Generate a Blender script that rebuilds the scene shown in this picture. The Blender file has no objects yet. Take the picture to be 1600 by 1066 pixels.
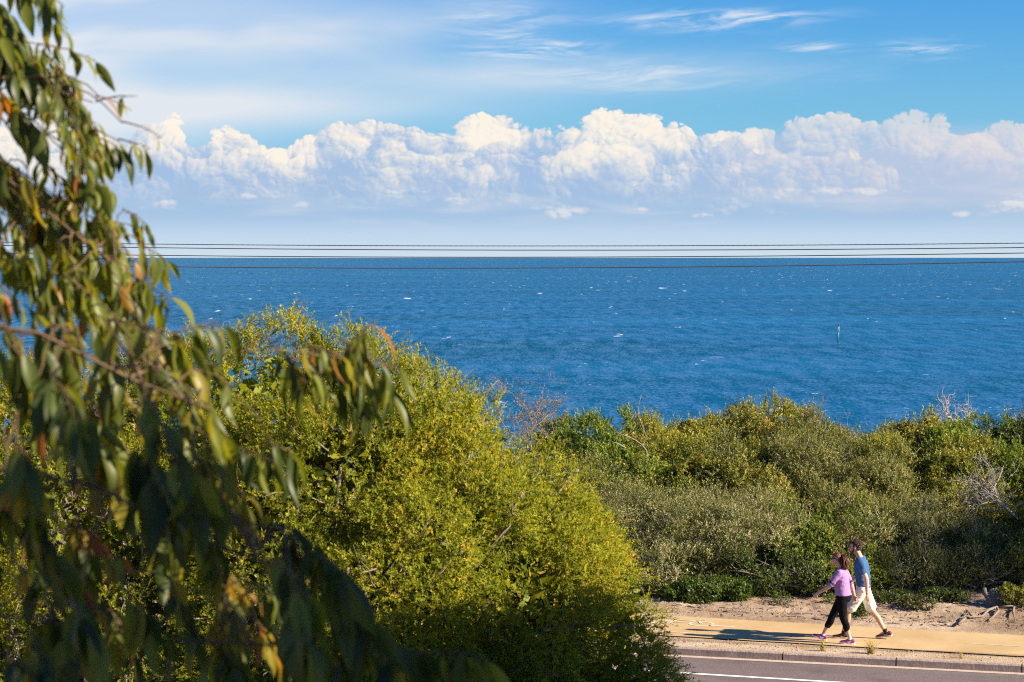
import bpy, bmesh, math, random
import numpy as np
from mathutils import Vector, Matrix, noise

scene = bpy.context.scene
COL = scene.collection
F = 3333.0            # focal length in pixels of a 1600 px wide frame (75 mm lens)
CAMZ = 7.0            # camera height above the footpath
SUN_EL = math.radians(30.0)
SUN_AZ = math.radians(107.0)      # clockwise from +Y (straight ahead)

# ------------------------------------------------------------------ camera
cam = bpy.data.cameras.new("camera")
cam.lens = 75.0
cam.sensor_width = 36.0
cam.shift_y = -132.0 / 1600.0
cam.clip_start = 0.1
cam.clip_end = 90000.0
cam.dof.use_dof = True
cam.dof.focus_distance = 40.5
cam.dof.aperture_fstop = 5.6
cam_ob = bpy.data.objects.new("camera", cam)
cam_ob.location = (0, 0, CAMZ)
cam_ob.rotation_euler = (math.radians(90), 0, 0)
COL.objects.link(cam_ob)
scene.camera = cam_ob

# ------------------------------------------------------------------ exposure
scene.view_settings.view_transform = 'Standard'
scene.view_settings.look = 'None'
scene.view_settings.gamma = 1.0
scene.view_settings.exposure = 1.25
scene.cycles.use_denoising = False
scene.cycles.pixel_filter_type = 'BLACKMAN_HARRIS'
scene.cycles.filter_width = 1.15
scene.cycles.max_bounces = 8
scene.cycles.diffuse_bounces = 3
scene.cycles.glossy_bounces = 3
scene.cycles.transmission_bounces = 4
scene.cycles.transparent_max_bounces = 24
scene.cycles.sample_clamp_indirect = 6.0


# ------------------------------------------------------------------ node helper
class NT:
    def __init__(self, tree):
        self.t = tree
        self.n = tree.nodes
        self.l = tree.links

    def new(self, kind, **kw):
        nd = self.n.new(kind)
        for k, v in kw.items():
            setattr(nd, k, v)
        return nd

    def put(self, sock, v):
        if v is None:
            return
        if isinstance(v, bpy.types.NodeSocket):
            self.l.new(v, sock)
        else:
            if isinstance(v, (tuple, list)) and len(v) == 3 and sock.type == 'RGBA':
                v = (*v, 1)
            sock.default_value = v

    def m(self, op, a, b=None, c=None, clamp=False):
        nd = self.new('ShaderNodeMath', operation=op, use_clamp=clamp)
        self.put(nd.inputs[0], a)
        self.put(nd.inputs[1], b)
        self.put(nd.inputs[2], c)
        return nd.outputs[0]

    def ss(self, x, lo, hi):          # smoothstep
        nd = self.new('ShaderNodeMapRange', interpolation_type='SMOOTHSTEP')
        self.put(nd.inputs['Value'], x)
        self.put(nd.inputs['From Min'], lo)
        self.put(nd.inputs['From Max'], hi)
        return nd.outputs[0]

    def mix(self, f, a, b, blend='MIX'):
        nd = self.new('ShaderNodeMix', data_type='RGBA', blend_type=blend)
        self.put(nd.inputs[0], f)
        self.put(nd.inputs[6], a)
        self.put(nd.inputs[7], b)
        return nd.outputs[2]

    def xyz(self, x, y, z=0.0):
        nd = self.new('ShaderNodeCombineXYZ')
        for s, v in zip(nd.inputs, (x, y, z)):
            self.put(s, v)
        return nd.outputs[0]

    def noise(self, vec, scale=1.0, detail=4.0, rough=0.55, dist=0.0):
        nd = self.new('ShaderNodeTexNoise')
        self.put(nd.inputs['Vector'], vec)
        nd.inputs['Scale'].default_value = scale
        nd.inputs['Detail'].default_value = detail
        nd.inputs['Roughness'].default_value = rough
        nd.inputs['Distortion'].default_value = dist
        return nd.outputs[0]

    def voro(self, vec, scale=1.0, feature='F1', rnd=1.0):
        nd = self.new('ShaderNodeTexVoronoi', feature=feature)
        self.put(nd.inputs['Vector'], vec)
        nd.inputs['Scale'].default_value = scale
        nd.inputs['Randomness'].default_value = rnd
        return nd.outputs[0]

    def ramp(self, f, stops, interp='LINEAR'):
        nd = self.new('ShaderNodeValToRGB')
        cr = nd.color_ramp
        cr.interpolation = interp
        while len(cr.elements) < len(stops):
            cr.elements.new(0.5)
        for e, (p, c) in zip(cr.elements, stops):
            e.position = p
            e.color = (*c, 1) if len(c) == 3 else c
        self.put(nd.inputs[0], f)
        return nd.outputs[0]

    def bump(self, h, strength=0.5, distance=0.05):
        nd = self.new('ShaderNodeBump')
        nd.inputs['Strength'].default_value = strength
        nd.inputs['Distance'].default_value = distance
        self.put(nd.inputs['Height'], h)
        return nd.outputs[0]


def srgb(r, g, b):
    f = lambda c: ((c / 255.0 + 0.055) / 1.055) ** 2.4 if c > 10 else c / 255.0 / 12.92
    return (f(r), f(g), f(b))


# ------------------------------------------------------------------ world
world = bpy.data.worlds.new("World")
scene.world = world
world.use_nodes = True
world.node_tree.nodes.clear()


def cumulus(w, az, el, base, c, px, py):
    """towering cumulus bank: cauliflower domes heaped under a measured skyline, three tiers deep"""
    def billow(u, v, seed):
        tot, amp = None, 0.5
        for k, f in enumerate((26.0, 58.0, 128.0, 290.0, 640.0)):
            vo = w.new('ShaderNodeTexVoronoi', feature='F1', voronoi_dimensions='2D')
            w.put(vo.inputs['Vector'], w.xyz(w.m('ADD', u, seed * 1.37 + k * 0.71), w.m('MULTIPLY', v, 1.12)))
            vo.inputs['Scale'].default_value = f
            d = vo.outputs['Distance']
            t = w.m('SUBTRACT', 1.0, w.m('MULTIPLY', w.m('MULTIPLY', d, d), 1.3))
            t = w.m('MULTIPLY', t, amp)
            tot = t if tot is None else w.m('ADD', tot, t)
            amp *= 0.50
        return tot                      # about 0.5 .. 1

    def layer(below, seed, stops, amp, edge, fade, lit, shade, opac):
        n = w.new('ShaderNodeTexNoise')
        w.put(n.inputs['Vector'], w.xyz(az, el, seed))
        n.inputs['Scale'].default_value = 34.0
        n.inputs['Detail'].default_value = 4.0
        sp = w.new('ShaderNodeSeparateColor')
        w.l.new(n.outputs['Color'], sp.inputs[0])
        u = w.m('MULTIPLY_ADD', w.m('SUBTRACT', sp.outputs[0], 0.5), 0.022, az)
        v = w.m('MULTIPLY_ADD', w.m('SUBTRACT', sp.outputs[1], 0.5), 0.022, el)
        t0 = billow(u, v, seed)
        dl = 0.0017
        t1 = billow(w.m('ADD', u, dl * 0.80), w.m('ADD', v, dl * 0.60), seed)
        env = w.ramp(w.m('MULTIPLY_ADD', az, 1 / 0.52, 0.5, clamp=True),
                     [((px(p) / 0.52) + 0.5, ((401 - q) / 400.0,) * 3) for p, q in stops], 'EASE')
        env = w.m('MULTIPLY', env, 400.0 / F)
        s = w.m('ADD', w.m('SUBTRACT', env, el), w.m('MULTIPLY', w.m('SUBTRACT', t0, 0.80), amp))
        a = w.ss(s, 0.0, edge)
        fn = w.noise(w.xyz(w.m('MULTIPLY', az, 0.6), el, seed + 4), 60.0, 4, 0.6)
        lo = w.m('MULTIPLY_ADD', w.m('SUBTRACT', fn, 0.5), 0.030, el)
        a = w.m('MULTIPLY', a, w.ss(lo, py(fade[0]), py(fade[1])))
        hz = w.ss(w.m('MULTIPLY_ADD', w.noise(w.xyz(az, w.m('MULTIPLY', el, 1.6), seed + 6), 16.0, 3, 0.55), 0.5, w.m('MULTIPLY', az, 1.15)), 0.36, 0.56)
        a = w.m('MULTIPLY', a, w.m('MULTIPLY_ADD', hz, -0.42, opac))
        g = w.m('SUBTRACT', t0, t1)
        lum = w.m('MULTIPLY_ADD', g, 3.7, 0.47)
        lum = w.m('ADD', lum, w.m('MULTIPLY', w.m('SUBTRACT', t0, 0.78), 1.3))
        lum = w.m('ADD', lum, w.m('MULTIPLY', w.m('SUBTRACT', w.ss(lo, py(296), py(196)), 0.5), 0.70))
        # broad shaded hollows between towers
        bn = w.noise(w.xyz(az, el, seed + 9), 30.0, 3, 0.5)
        lum = w.m('ADD', lum, w.m('MULTIPLY', w.m('SUBTRACT', bn, 0.5), 2.0))
        col = w.mix(w.ss(lum, -0.15, 1.18), shade, lit)
        return w.mix(a, below, col)

    lit = w.mix(w.ss(az, px(1000), px(1500)), c(255, 245, 230), c(240, 228, 224))
    shade = w.mix(w.ss(az, px(1000), px(1500)), c(164, 192, 226), c(184, 200, 226))
    sky1 = [(-60, 200), (40, 190), (120, 185), (200, 198), (235, 196), (275, 188), (318, 212), (370, 203), (432, 216), (470, 204), (540, 188), (600, 163), (640, 186), (672, 194),
            (705, 182), (765, 166), (820, 178), (856, 202), (900, 190), (965, 162), (1012, 184), (1060, 192), (1120, 190), (1150, 196), (1200, 176), (1270, 166), (1325, 182), (1400, 186), (1460, 180), (1520, 194), (1660, 196)]
    sky2 = [(-60, 235), (60, 222), (160, 240), (250, 228), (330, 246), (400, 228), (440, 262), (480, 238), (560, 226), (620, 236), (700, 222), (780, 216), (860, 240), (940, 214), (1000, 234), (1080, 226),
            (1150, 214), (1210, 234), (1260, 244), (1310, 236), (1370, 232), (1400, 262), (1460, 240), (1520, 214), (1580, 226), (1660, 230)]
    sky3 = [(-60, 300), (60, 272), (160, 300), (250, 292), (300, 268), (380, 260), (440, 300), (520, 268), (600, 256), (680, 274), (760, 252), (850, 290), (950, 262), (1040, 262), (1100, 248),
            (1180, 256), (1230, 240), (1300, 238), (1350, 232), (1390, 250), (1430, 300), (1520, 300), (1580, 286), (1660, 290)]
    base = layer(base, 1.0, sky1, 0.030, 0.0018, (322, 262), lit, shade, 0.97)
    base = layer(base, 2.3, sky2, 0.030, 0.0020, (330, 276), lit, shade, 0.85)
    base = layer(base, 5.1, sky3, 0.032, 0.0035, (328, 282), lit, shade, 0.72)
    # small detached puffs floating under the bank
    tp = billow(w.m('MULTIPLY', az, 1.6), w.m('MULTIPLY', el, 2.6), 8.8)
    tq = billow(w.m('MULTIPLY_ADD', az, 1.6, 0.0022), w.m('MULTIPLY_ADD', el, 2.6, 0.003), 8.8)
    m = None
    for (cx, cy, sx, sy) in ((1180, 318, .017, .0060), (1215, 306, .007, .0045), (900, 330, .020, .0042), (850, 322, .010, .003), (480, 318, .007, .0034), (258, 320, .008, .0034), (1000, 327, .007, .002), (1560, 322, .020, .004),
                             (1090, 337, .006, .002), (400, 306, .016, .0026), (610, 300, .014, .003), (700, 312, .02, .002), (1330, 300, .03, .0022), (1500, 336, .008, .0025)):
        a = w.m('DIVIDE', w.m('SUBTRACT', az, px(cx)), sx)
        b = w.m('DIVIDE', w.m('SUBTRACT', el, py(cy)), sy)
        q = w.m('EXPONENT', w.m('MULTIPLY', w.m('ADD', w.m('MULTIPLY', a, a), w.m('MULTIPLY', b, b)), -1.0))
        m = q if m is None else w.m('MAXIMUM', m, q)
    pa = w.ss(w.m('ADD', m, w.m('MULTIPLY', w.m('SUBTRACT', tp, 0.80), 2.6)), 0.22, 1.0)
    pl = w.ss(w.m('ADD', w.m('MULTIPLY_ADD', w.m('SUBTRACT', tp, tq), 3.0, 0.40), w.m('MULTIPLY', m, 0.35)), 0.1, 0.95)
    base = w.mix(w.m('MULTIPLY', pa, 0.62), base, w.mix(pl, shade, c(240, 236, 232)))
    return base


def build_world():
    w = NT(world.node_tree)
    sky = w.new('ShaderNodeTexSky', sky_type='NISHITA')
    sky.sun_disc = False
    sky.sun_elevation = SUN_EL
    sky.sun_rotation = SUN_AZ
    sky.altitude = 0
    sky.air_density = 1.0
    sky.dust_density = 0.25
    sky.ozone_density = 2.5
    tc = w.new('ShaderNodeTexCoord')
    sp = w.new('ShaderNodeSeparateXYZ')
    w.l.new(tc.outputs['Generated'], sp.inputs[0])
    x, y, z = sp.outputs
    az = w.m('ARCTAN2', x, y)
    el = w.m('ARCSINE', z)
    # polarised deep blue higher up, pale air near the horizon
    tint = w.ramp(w.m('MULTIPLY', el, 1.0 / 0.30, clamp=True),
                  [(0.0, (0.72, 0.9, 1.15)), (0.06, (0.72, 0.9, 1.1)), (0.2, (0.58, 0.83, 1.0)),
                   (0.42, (0.33, 0.70, 1.0)), (1.0, (0.40, 0.68, 1.0))])
    tint = w.mix(1.0, tint, (0.52, 0.72, 0.86), 'MULTIPLY')
    base = w.mix(1.0, sky.outputs[0], tint, 'MULTIPLY')

    def blob(az0, el0, saz, sel):
        a = w.m('DIVIDE', w.m('SUBTRACT', az, az0), saz)
        b = w.m('DIVIDE', w.m('SUBTRACT', el, el0), sel)
        q = w.m('ADD', w.m('MULTIPLY', a, a), w.m('MULTIPLY', b, b))
        return w.m('EXPONENT', w.m('MULTIPLY', q, -1.0))
    K = 1.0 / (2 ** 1.25)
    S = 0.070                                        # world strength
    HG = 5.0
    c0 = lambda r, g, b: tuple(v * K / S / HG for v in srgb(r, g, b))
    c = lambda r, g, b: tuple(v * K / S for v in srgb(r, g, b))
    # thin cirrus: streaky noise, strongest to the left
    slope = w.m('SUBTRACT', el, w.m('MULTIPLY', az, 0.06))
    warp = w.m('MULTIPLY', w.m('SUBTRACT', w.noise(w.xyz(az, slope, 1.7), 9, 3), 0.5), 0.02)
    sl2 = w.m('ADD', slope, warp)
    st = w.noise(w.xyz(w.m('MULTIPLY', az, 9), w.m('MULTIPLY', sl2, 70), 3.1), 1.0, 7, 0.6, 0.6)
    st_f = w.noise(w.xyz(w.m('MULTIPLY', az, 26), w.m('MULTIPLY', sl2, 190), 8.1), 1.0, 6, 0.62, 0.8)
    soft = w.noise(w.xyz(w.m('MULTIPLY', az, 5), w.m('MULTIPLY', sl2, 22), 5.0), 1.0, 4, 0.5, 0.3)
    px = lambda v: (v - 800) / F
    py = lambda v: (401 - v) / F
    veil = w.m('ADD', blob(px(120), py(20), 0.125, 0.042), w.m('MULTIPLY', blob(px(420), py(165), 0.10, 0.011), 0.5))
    veil = w.m('ADD', veil, w.m('MULTIPLY', blob(px(470), py(28), 0.085, 0.013), 0.75))
    veil = w.m('ADD', veil, w.m('MULTIPLY', blob(px(60), py(150), 0.07, 0.035), 0.8))
    veil = w.m('ADD', veil, w.m('MULTIPLY', blob(px(860), py(112), 0.085, 0.009), 0.65))
    veil = w.m('MULTIPLY', veil, w.m('ADD', 0.32, w.m('MULTIPLY', w.ss(soft, 0.3, 0.72), 0.75)))
    veil = w.m('MULTIPLY', veil, 1.2, clamp=True)
    wisp = w.m('MULTIPLY', blob(px(775), py(38), 0.022, 0.008), 1.2)
    for (cx, cy, sx, sy, a) in ((1070, 36, 0.036, 0.0042, 1.0), (1200, 30, 0.03, 0.003, 0.7), (810, 80, 0.026, 0.0032, 0.9), (860, 75, 0.022, 0.004, .7),
                                (1052, 112, 0.018, 0.0055, 1.1), (960, 122, 0.04, 0.006, .6),
                                (1268, 79, 0.013, 0.0022, 1.1), (1435, 84, 0.015, 0.0032, 1.2), (1260, 110, .05, .01, .10)):
        wisp = w.m('ADD', wisp, w.m('MULTIPLY', blob(px(cx), py(cy), sx, sy), a))
    wisp = w.m('MULTIPLY', wisp, w.m('MULTIPLY', w.ss(st_f, 0.36, 0.68), w.ss(st, 0.30, 0.62)))
    wisp = w.m('MULTIPLY', wisp, 1.0, clamp=True)
    # low grey blue stratus veil under the cumulus
    hcol = w.ramp(w.m('MULTIPLY', w.m('ABSOLUTE', el), 1 / py(200), clamp=True), [(0.0, c0(208, 224, 236)), (0.09, c0(198, 219, 237)), (0.28, c0(182, 209, 235)), (0.6, c0(160, 200, 234)), (1.0, c0(128, 190, 234))])
    hcol = w.mix(1.0, hcol, (HG, HG, HG), 'MULTIPLY')
    base = w.mix(w.m('SUBTRACT', 1.0, w.ss(w.m('ABSOLUTE', el), py(330), py(120))), base, hcol)
    n1 = w.noise(w.xyz(w.m('MULTIPLY', az, 14), w.m('MULTIPLY', el, 90), 2.0), 1.0, 6, 0.55, 0.4)
    band = w.m('MULTIPLY', w.ss(el, py(368), py(330)), w.m('SUBTRACT', 1.0, w.ss(el, py(268), py(214))))
    band = w.m('MULTIPLY', band, w.m('ADD', 0.62, w.m('MULTIPLY', w.ss(n1, 0.32, 0.66), 0.38)))
    right = w.ss(az, px(1020), px(1480))
    band_hi = w.m('MULTIPLY', right, w.m('MULTIPLY', w.ss(el, py(350), py(300)), w.m('SUBTRACT', 1.0, w.ss(el, py(235), py(188)))))
    base = w.mix(veil, base, c(226, 232, 240))
    base = w.mix(wisp, base, c(236, 240, 246))
    base = w.mix(w.m('MULTIPLY', band, 0.95), base, w.mix(w.ss(n1, 0.38, 0.66), c(158, 190, 224), c(190, 208, 230)))
    base = w.mix(w.m('MULTIPLY', band_hi, 0.8), base, w.mix(w.ss(n1, 0.35, 0.7), c(186, 202, 226), c(216, 216, 226)))
    base = cumulus(w, az, el, base, c, px, py)
    bg = w.new('ShaderNodeBackground')
    w.l.new(base, bg.inputs[0])
    bg.inputs[1].default_value = S
    out = w.new('ShaderNodeOutputWorld')
    w.l.new(bg.outputs[0], out.inputs[0])


build_world()
world.cycles.sampling_method = 'NONE'

# ------------------------------------------------------------------ sun
sl = bpy.data.lights.new("sun", 'SUN')
sl.energy = 5.0
sl.angle = math.radians(0.5)
sl.color = (1.0, 0.87, 0.68)
sun = bpy.data.objects.new("sun", sl)
COL.objects.link(sun)
SUN_DIR = Vector((math.sin(SUN_AZ) * math.cos(SUN_EL), math.cos(SUN_AZ) * math.cos(SUN_EL), math.sin(SUN_EL)))
sun.rotation_euler = (-SUN_DIR).to_track_quat('-Z', 'Y').to_euler()
sun.location = (40, -20, 40)


# ------------------------------------------------------------------ object helpers
def P(px, py, d):
    return Vector(((px - 800.0) / F * d, d, CAMZ - (py - 401.0) / F * d))


def tag(o, label=None, cat=None, group=None, kind=None):
    for k, v in (('label', label), ('category', cat), ('group', group), ('kind', kind)):
        if v:
            o[k] = v
    return o


def empty(name, loc, label, cat, group=None, rz=0.0):
    o = bpy.data.objects.new(name, None)
    o.empty_display_size = 0.2
    o.location = loc
    o.rotation_euler = (0, 0, rz)
    COL.objects.link(o)
    return tag(o, label, cat, group)


def link(name, me, mat=None, parent=None, local=False):
    """one mesh object; world-space meshes under a parent keep their place"""
    if mat is not None:
        me.materials.append(mat)
    o = bpy.data.objects.new(name, me)
    COL.objects.link(o)
    if parent is not None:
        o.parent = parent
        if not local:
            o.matrix_parent_inverse = (Matrix.Translation(parent.location) @ parent.rotation_euler.to_matrix().to_4x4()).inverted()
    return o


def np_mesh(name, V, faces_n, idx, tint=None, smooth=False):
    me = bpy.data.meshes.new(name)
    V = np.asarray(V, np.float32)
    me.vertices.add(len(V))
    me.vertices.foreach_set('co', V.ravel())
    idx = np.asarray(idx, np.int32).ravel()
    nf = len(idx) // faces_n
    me.loops.add(len(idx))
    me.loops.foreach_set('vertex_index', idx)
    me.polygons.add(nf)
    me.polygons.foreach_set('loop_start', np.arange(nf, dtype=np.int32) * faces_n)
    me.polygons.foreach_set('loop_total', np.full(nf, faces_n, np.int32))
    if smooth:
        me.polygons.foreach_set('use_smooth', np.ones(nf, bool))
    if tint is not None:
        at = me.attributes.new('tint', 'FLOAT', 'FACE')
        at.data.foreach_set('value', np.asarray(tint, np.float32))
    me.update(calc_edges=True)
    me.validate()
    return me


def unit(a):
    return a / np.maximum(np.linalg.norm(a, axis=-1, keepdims=True), 1e-9)


def rand_unit(rng, n):
    return unit(rng.normal(size=(n, 3)))


class Tubes:
    """many tapered tubes collected into one mesh"""
    def __init__(self, sides=5):
        self.V, self.Q, self.k, self.n = [], [], sides, 0

    def add(self, pts, radii):
        pts = np.asarray([tuple(p) for p in pts], float)
        m, k = len(pts), self.k
        radii = np.broadcast_to(np.asarray(radii, float), (m,))
        tan = unit(np.gradient(pts, axis=0))
        ref = np.array([0.31, 0.11, 0.94]) if abs(tan[0][2]) < 0.9 else np.array([1.0, 0.1, 0.0])
        a = np.linspace(0, 2 * math.pi, k, endpoint=False)
        u = unit(np.cross(tan, ref))
        v = np.cross(tan, u)
        ring = pts[:, None, :] + radii[:, None, None] * (np.cos(a)[None, :, None] * u[:, None, :] + np.sin(a)[None, :, None] * v[:, None, :])
        V = np.concatenate([ring.reshape(-1, 3), pts[:1], pts[-1:]])
        b = self.n
        i = np.arange(m - 1)[:, None] * k
        j = np.arange(k)[None, :]
        j2 = (j + 1) % k
        q = np.stack([b + i + j, b + i + j2, b + i + k + j2, b + i + k + j], -1).reshape(-1, 4)
        c0, c1 = b + m * k, b + m * k + 1
        self.Q.append(q)
        jj = np.arange(k)
        cap0 = np.stack([np.full(k, c0), b + (jj + 1) % k, b + jj, b + jj], -1)
        cap1 = np.stack([np.full(k, c1), b + (m - 1) * k + jj, b + (m - 1) * k + (jj + 1) % k, b + (m - 1) * k + (jj + 1) % k], -1)
        self.caps = getattr(self, 'caps', [])
        self.caps += [cap0[:, :3], cap1[:, :3]]
        self.V.append(V)
        self.n += len(V)

    def build(self, name, mat, parent=None):
        me = bpy.data.meshes.new(name)
        V = np.concatenate(self.V)
        Q = np.concatenate(self.Q)
        C = np.concatenate(self.caps)
        me.vertices.add(len(V))
        me.vertices.foreach_set('co', V.astype(np.float32).ravel())
        idx = np.concatenate([Q.ravel(), C.ravel()]).astype(np.int32)
        nf = len(Q) + len(C)
        me.loops.add(len(idx))
        me.loops.foreach_set('vertex_index', idx)
        me.polygons.add(nf)
        tot = np.concatenate([np.full(len(Q), 4), np.full(len(C), 3)]).astype(np.int32)
        st = np.concatenate([[0], np.cumsum(tot)[:-1]]).astype(np.int32)
        me.polygons.foreach_set('loop_start', st)
        me.polygons.foreach_set('loop_total', tot)
        me.polygons.foreach_set('use_smooth', np.ones(nf, bool))
        me.update(calc_edges=True)
        me.validate()
        return link(name, me, mat, parent)


def box(bm, x0, x1, y0, y1, z0, z1, bev=0.0):
    r = bmesh.ops.create_cube(bm, size=1.0)
    vs = r['verts']
    for v in vs:
        v.co = Vector((x0 + (v.co.x + .5) * (x1 - x0), y0 + (v.co.y + .5) * (y1 - y0), z0 + (v.co.z + .5) * (z1 - z0)))
    if bev:
        es = list({e for v in vs for e in v.link_edges})
        bmesh.ops.bevel(bm, geom=es, offset=bev, segments=2, affect='EDGES')
    return vs


def bm_link(name, bm, mat, parent=None, smooth=False, local=False):
    me = bpy.data.meshes.new(name)
    bm.normal_update()
    bm.to_mesh(me)
    bm.free()
    if smooth:
        me.polygons.foreach_set('use_smooth', np.ones(len(me.polygons), bool))
    return link(name, me, mat, parent, local)


# ------------------------------------------------------------------ materials
def material(name):
    m = bpy.data.materials.new(name)
    m.use_nodes = True
    m.node_tree.nodes.clear()
    n = NT(m.node_tree)
    out = n.new('ShaderNodeOutputMaterial')
    return m, n, out


def pbr(name, col, rough=0.7, bump=None, spec=0.4, var=0.12, scale=6.0, metal=0.0):
    m, n, out = material(name)
    tc = n.new('ShaderNodeTexCoord')
    b = n.new('ShaderNodeBsdfPrincipled')
    ns = n.noise(tc.outputs['Object'], scale, 5, 0.6)
    c = n.mix(ns, tuple(v * (1 - var) for v in col), tuple(min(1, v * (1 + var)) for v in col))
    n.put(b.inputs['Base Color'], c)
    b.inputs['Roughness'].default_value = rough
    b.inputs['Specular IOR Level'].default_value = spec
    b.inputs['Metallic'].default_value = metal
    if bump:
        n.l.new(n.bump(n.noise(tc.outputs['Object'], bump[0], 5, 0.6), 0.6, bump[1]), b.inputs['Normal'])
    n.l.new(b.outputs[0], out.inputs[0])
    return m


def leaf_mat(name, stops, transl=0.35, rough=0.5, spec=0.3, tgain=1.5, gain=1.6):
    """leaf colour runs along the per leaf 'tint' attribute"""
    m, n, out = material(name)
    at = n.new('ShaderNodeAttribute', attribute_name='tint')
    col = n.ramp(at.outputs['Fac'], [(p, tuple(min(.6, v * gain) for v in q)) for p, q in stops])
    b = n.new('ShaderNodeBsdfPrincipled')
    n.put(b.inputs['Base Color'], col)
    b.inputs['Roughness'].default_value = rough
    b.inputs['Specular IOR Level'].default_value = spec
    t = n.new('ShaderNodeBsdfTranslucent')
    n.put(t.inputs[0], n.mix(1.0, col, (1.15 * tgain, 1.0 * tgain, 0.45 * tgain), 'MULTIPLY'))
    mx = n.new('ShaderNodeMixShader')
    mx.inputs[0].default_value = transl
    n.l.new(b.outputs[0], mx.inputs[1])
    n.l.new(t.outputs[0], mx.inputs[2])
    n.l.new(mx.outputs[0], out.inputs[0])
    return m


M = {}
M['bark_grey'] = pbr('bark_grey', (0.22, 0.17, 0.13), 0.85, (30, 0.01), var=0.4, scale=14)
M['bark_red'] = pbr('bark_red', (0.24, 0.10, 0.05), 0.6, var=0.35, scale=20)
M['bark_pale'] = pbr('bark_pale', (0.42, 0.36, 0.31), 0.85, (40, 0.006), var=0.3, scale=12)
M['twig_brown'] = pbr('twig_brown', (0.22, 0.17, 0.13), 0.85, var=0.35, scale=9)
M['twig_silver'] = pbr('twig_silver', (0.33, 0.295, 0.27), 0.8, var=0.3, scale=9)
M['cable'] = pbr('cable', (0.085, 0.082, 0.085), 0.55, var=0.2, scale=40)
M['cable_wrapped'] = pbr('cable_wrapped', (0.05, 0.045, 0.045), 0.6, (60, 0.01), var=0.7, scale=30)


# ------------------------------------------------------------------ sea
def sea_mat():
    m, n, out = material('sea_water')
    geo = n.new('ShaderNodeNewGeometry')
    pos = geo.outputs['Position']
    sp = n.new('ShaderNodeSeparateXYZ')
    n.l.new(pos, sp.inputs[0])
    x, y, z = sp.outputs
    vec = n.xyz(n.m('MULTIPLY', x, 0.75), y, 0.0)
    chop = n.noise(vec, 0.55, 3, 0.6, 0.4)                  # 2 m chop
    swell = n.noise(n.xyz(n.m('MULTIPLY', x, 0.5), y, 3.0), 0.10, 3, 0.55, 0.3)   # 10 m waves
    fine = n.noise(vec, 2.2, 2, 0.5, 0.2)
    h = n.m('ADD', n.m('MULTIPLY', chop, 1.1), n.m('ADD', n.m('MULTIPLY', swell, 3.4), n.m('MULTIPLY', fine, 0.22)))
    nb = n.new('ShaderNodeBump')
    n.put(nb.inputs['Strength'], n.m('DIVIDE', 1.0, n.m('ADD', 1.0, n.m('DIVIDE', y, 900.0))))
    nb.inputs['Distance'].default_value = 0.62
    n.l.new(h, nb.inputs['Height'])
    patch = n.noise(n.xyz(n.m('MULTIPLY', x, 0.35), y, 7.0), 0.012, 4, 0.6, 0.5)
    col = n.ramp(patch, [(0.32, (0.0024, 0.062, 0.122)), (0.50, (0.0026, 0.075, 0.174)), (0.66, (0.0044, 0.102, 0.230))])
    # clear deep water seen into the wave faces, sky mirrored off their backs
    b = n.new('ShaderNodeBsdfDiffuse')
    gl = n.new('ShaderNodeBsdfGlossy')
    gl.inputs['Roughness'].default_value = 0.25
    gl.inputs['Color'].default_value = (0.62, 0.90, 1.0, 1)
    n.l.new(nb.outputs[0], gl.inputs['Normal'])
    # whitecaps: small torn patches
    big = n.noise(n.xyz(n.m('MULTIPLY', x, 0.6), y, 11.0), 0.02, 2, 0.5)
    cap = n.noise(n.xyz(n.m('MULTIPLY', x, 0.8), y, 5.0), 0.26, 4, 0.62, 0.7)
    thr = n.m('SUBTRACT', 0.752, n.m('MULTIPLY', n.ss(big, 0.42, 0.72), 0.085))
    cap2 = n.noise(n.xyz(n.m('MULTIPLY', x, 0.55), n.m('MULTIPLY', y, 0.10), 9.0), 0.30, 3, 0.6, 0.5)
    far = n.ss(n.m('ADD', cap2, n.m('MULTIPLY', n.ss(y, 500.0, 1500.0), 0.02)), 0.712, 0.735)
    foam = n.ss(cap, thr, n.m('ADD', thr, 0.022))
    foam = n.m('MAXIMUM', foam, n.m('MULTIPLY', far, n.ss(y, 350.0, 700.0)))
    n.put(b.inputs['Color'], n.mix(foam, col, (0.72, 0.76, 0.78)))
    rip = n.noise(n.xyz(n.m('MULTIPLY', x, 2.0), n.m('MULTIPLY', y, 0.5), 1.0), 1.0, 5, 0.62, 0.5)
    rip2 = n.noise(n.xyz(n.m('MULTIPLY', x, 0.30), n.m('MULTIPLY', y, 0.045), 4.0), 1.0, 4, 0.62, 0.5)
    mxs = n.new('ShaderNodeMixShader')
    fac = n.m('MULTIPLY_ADD', n.ss(n.m('ADD', n.m('MULTIPLY', rip, 0.6), n.m('MULTIPLY', rip2, 0.4)), 0.43, 0.58), 0.58, 0.005)
    n.put(mxs.inputs[0], n.m('MULTIPLY', fac, n.m('SUBTRACT', 1.0, foam)))
    n.l.new(b.outputs[0], mxs.inputs[1])
    n.l.new(gl.outputs[0], mxs.inputs[2])
    n.l.new(mxs.outputs[0], out.inputs[0])
    return m


SEA_Z = -13.0
ys = [70, 110, 160, 240, 400, 700, 1400, 3000, 7000, 15000, 34000]
xs = [-1.0, -0.5, -0.25, -0.1, 0, 0.1, 0.25, 0.5, 1.0]
V = [(xv * (yv + 260), yv, SEA_Z) for yv in ys for xv in xs]
nx = len(xs)
Q = [(j * nx + i, j * nx + i + 1, (j + 1) * nx + i + 1, (j + 1) * nx + i) for j in range(len(ys) - 1) for i in range(nx - 1)]
sea = link('sea', np_mesh('sea', V, 4, Q), sea_mat())
tag(sea, kind='structure', label='deep blue choppy sea with scattered whitecaps reaching the horizon')




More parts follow.
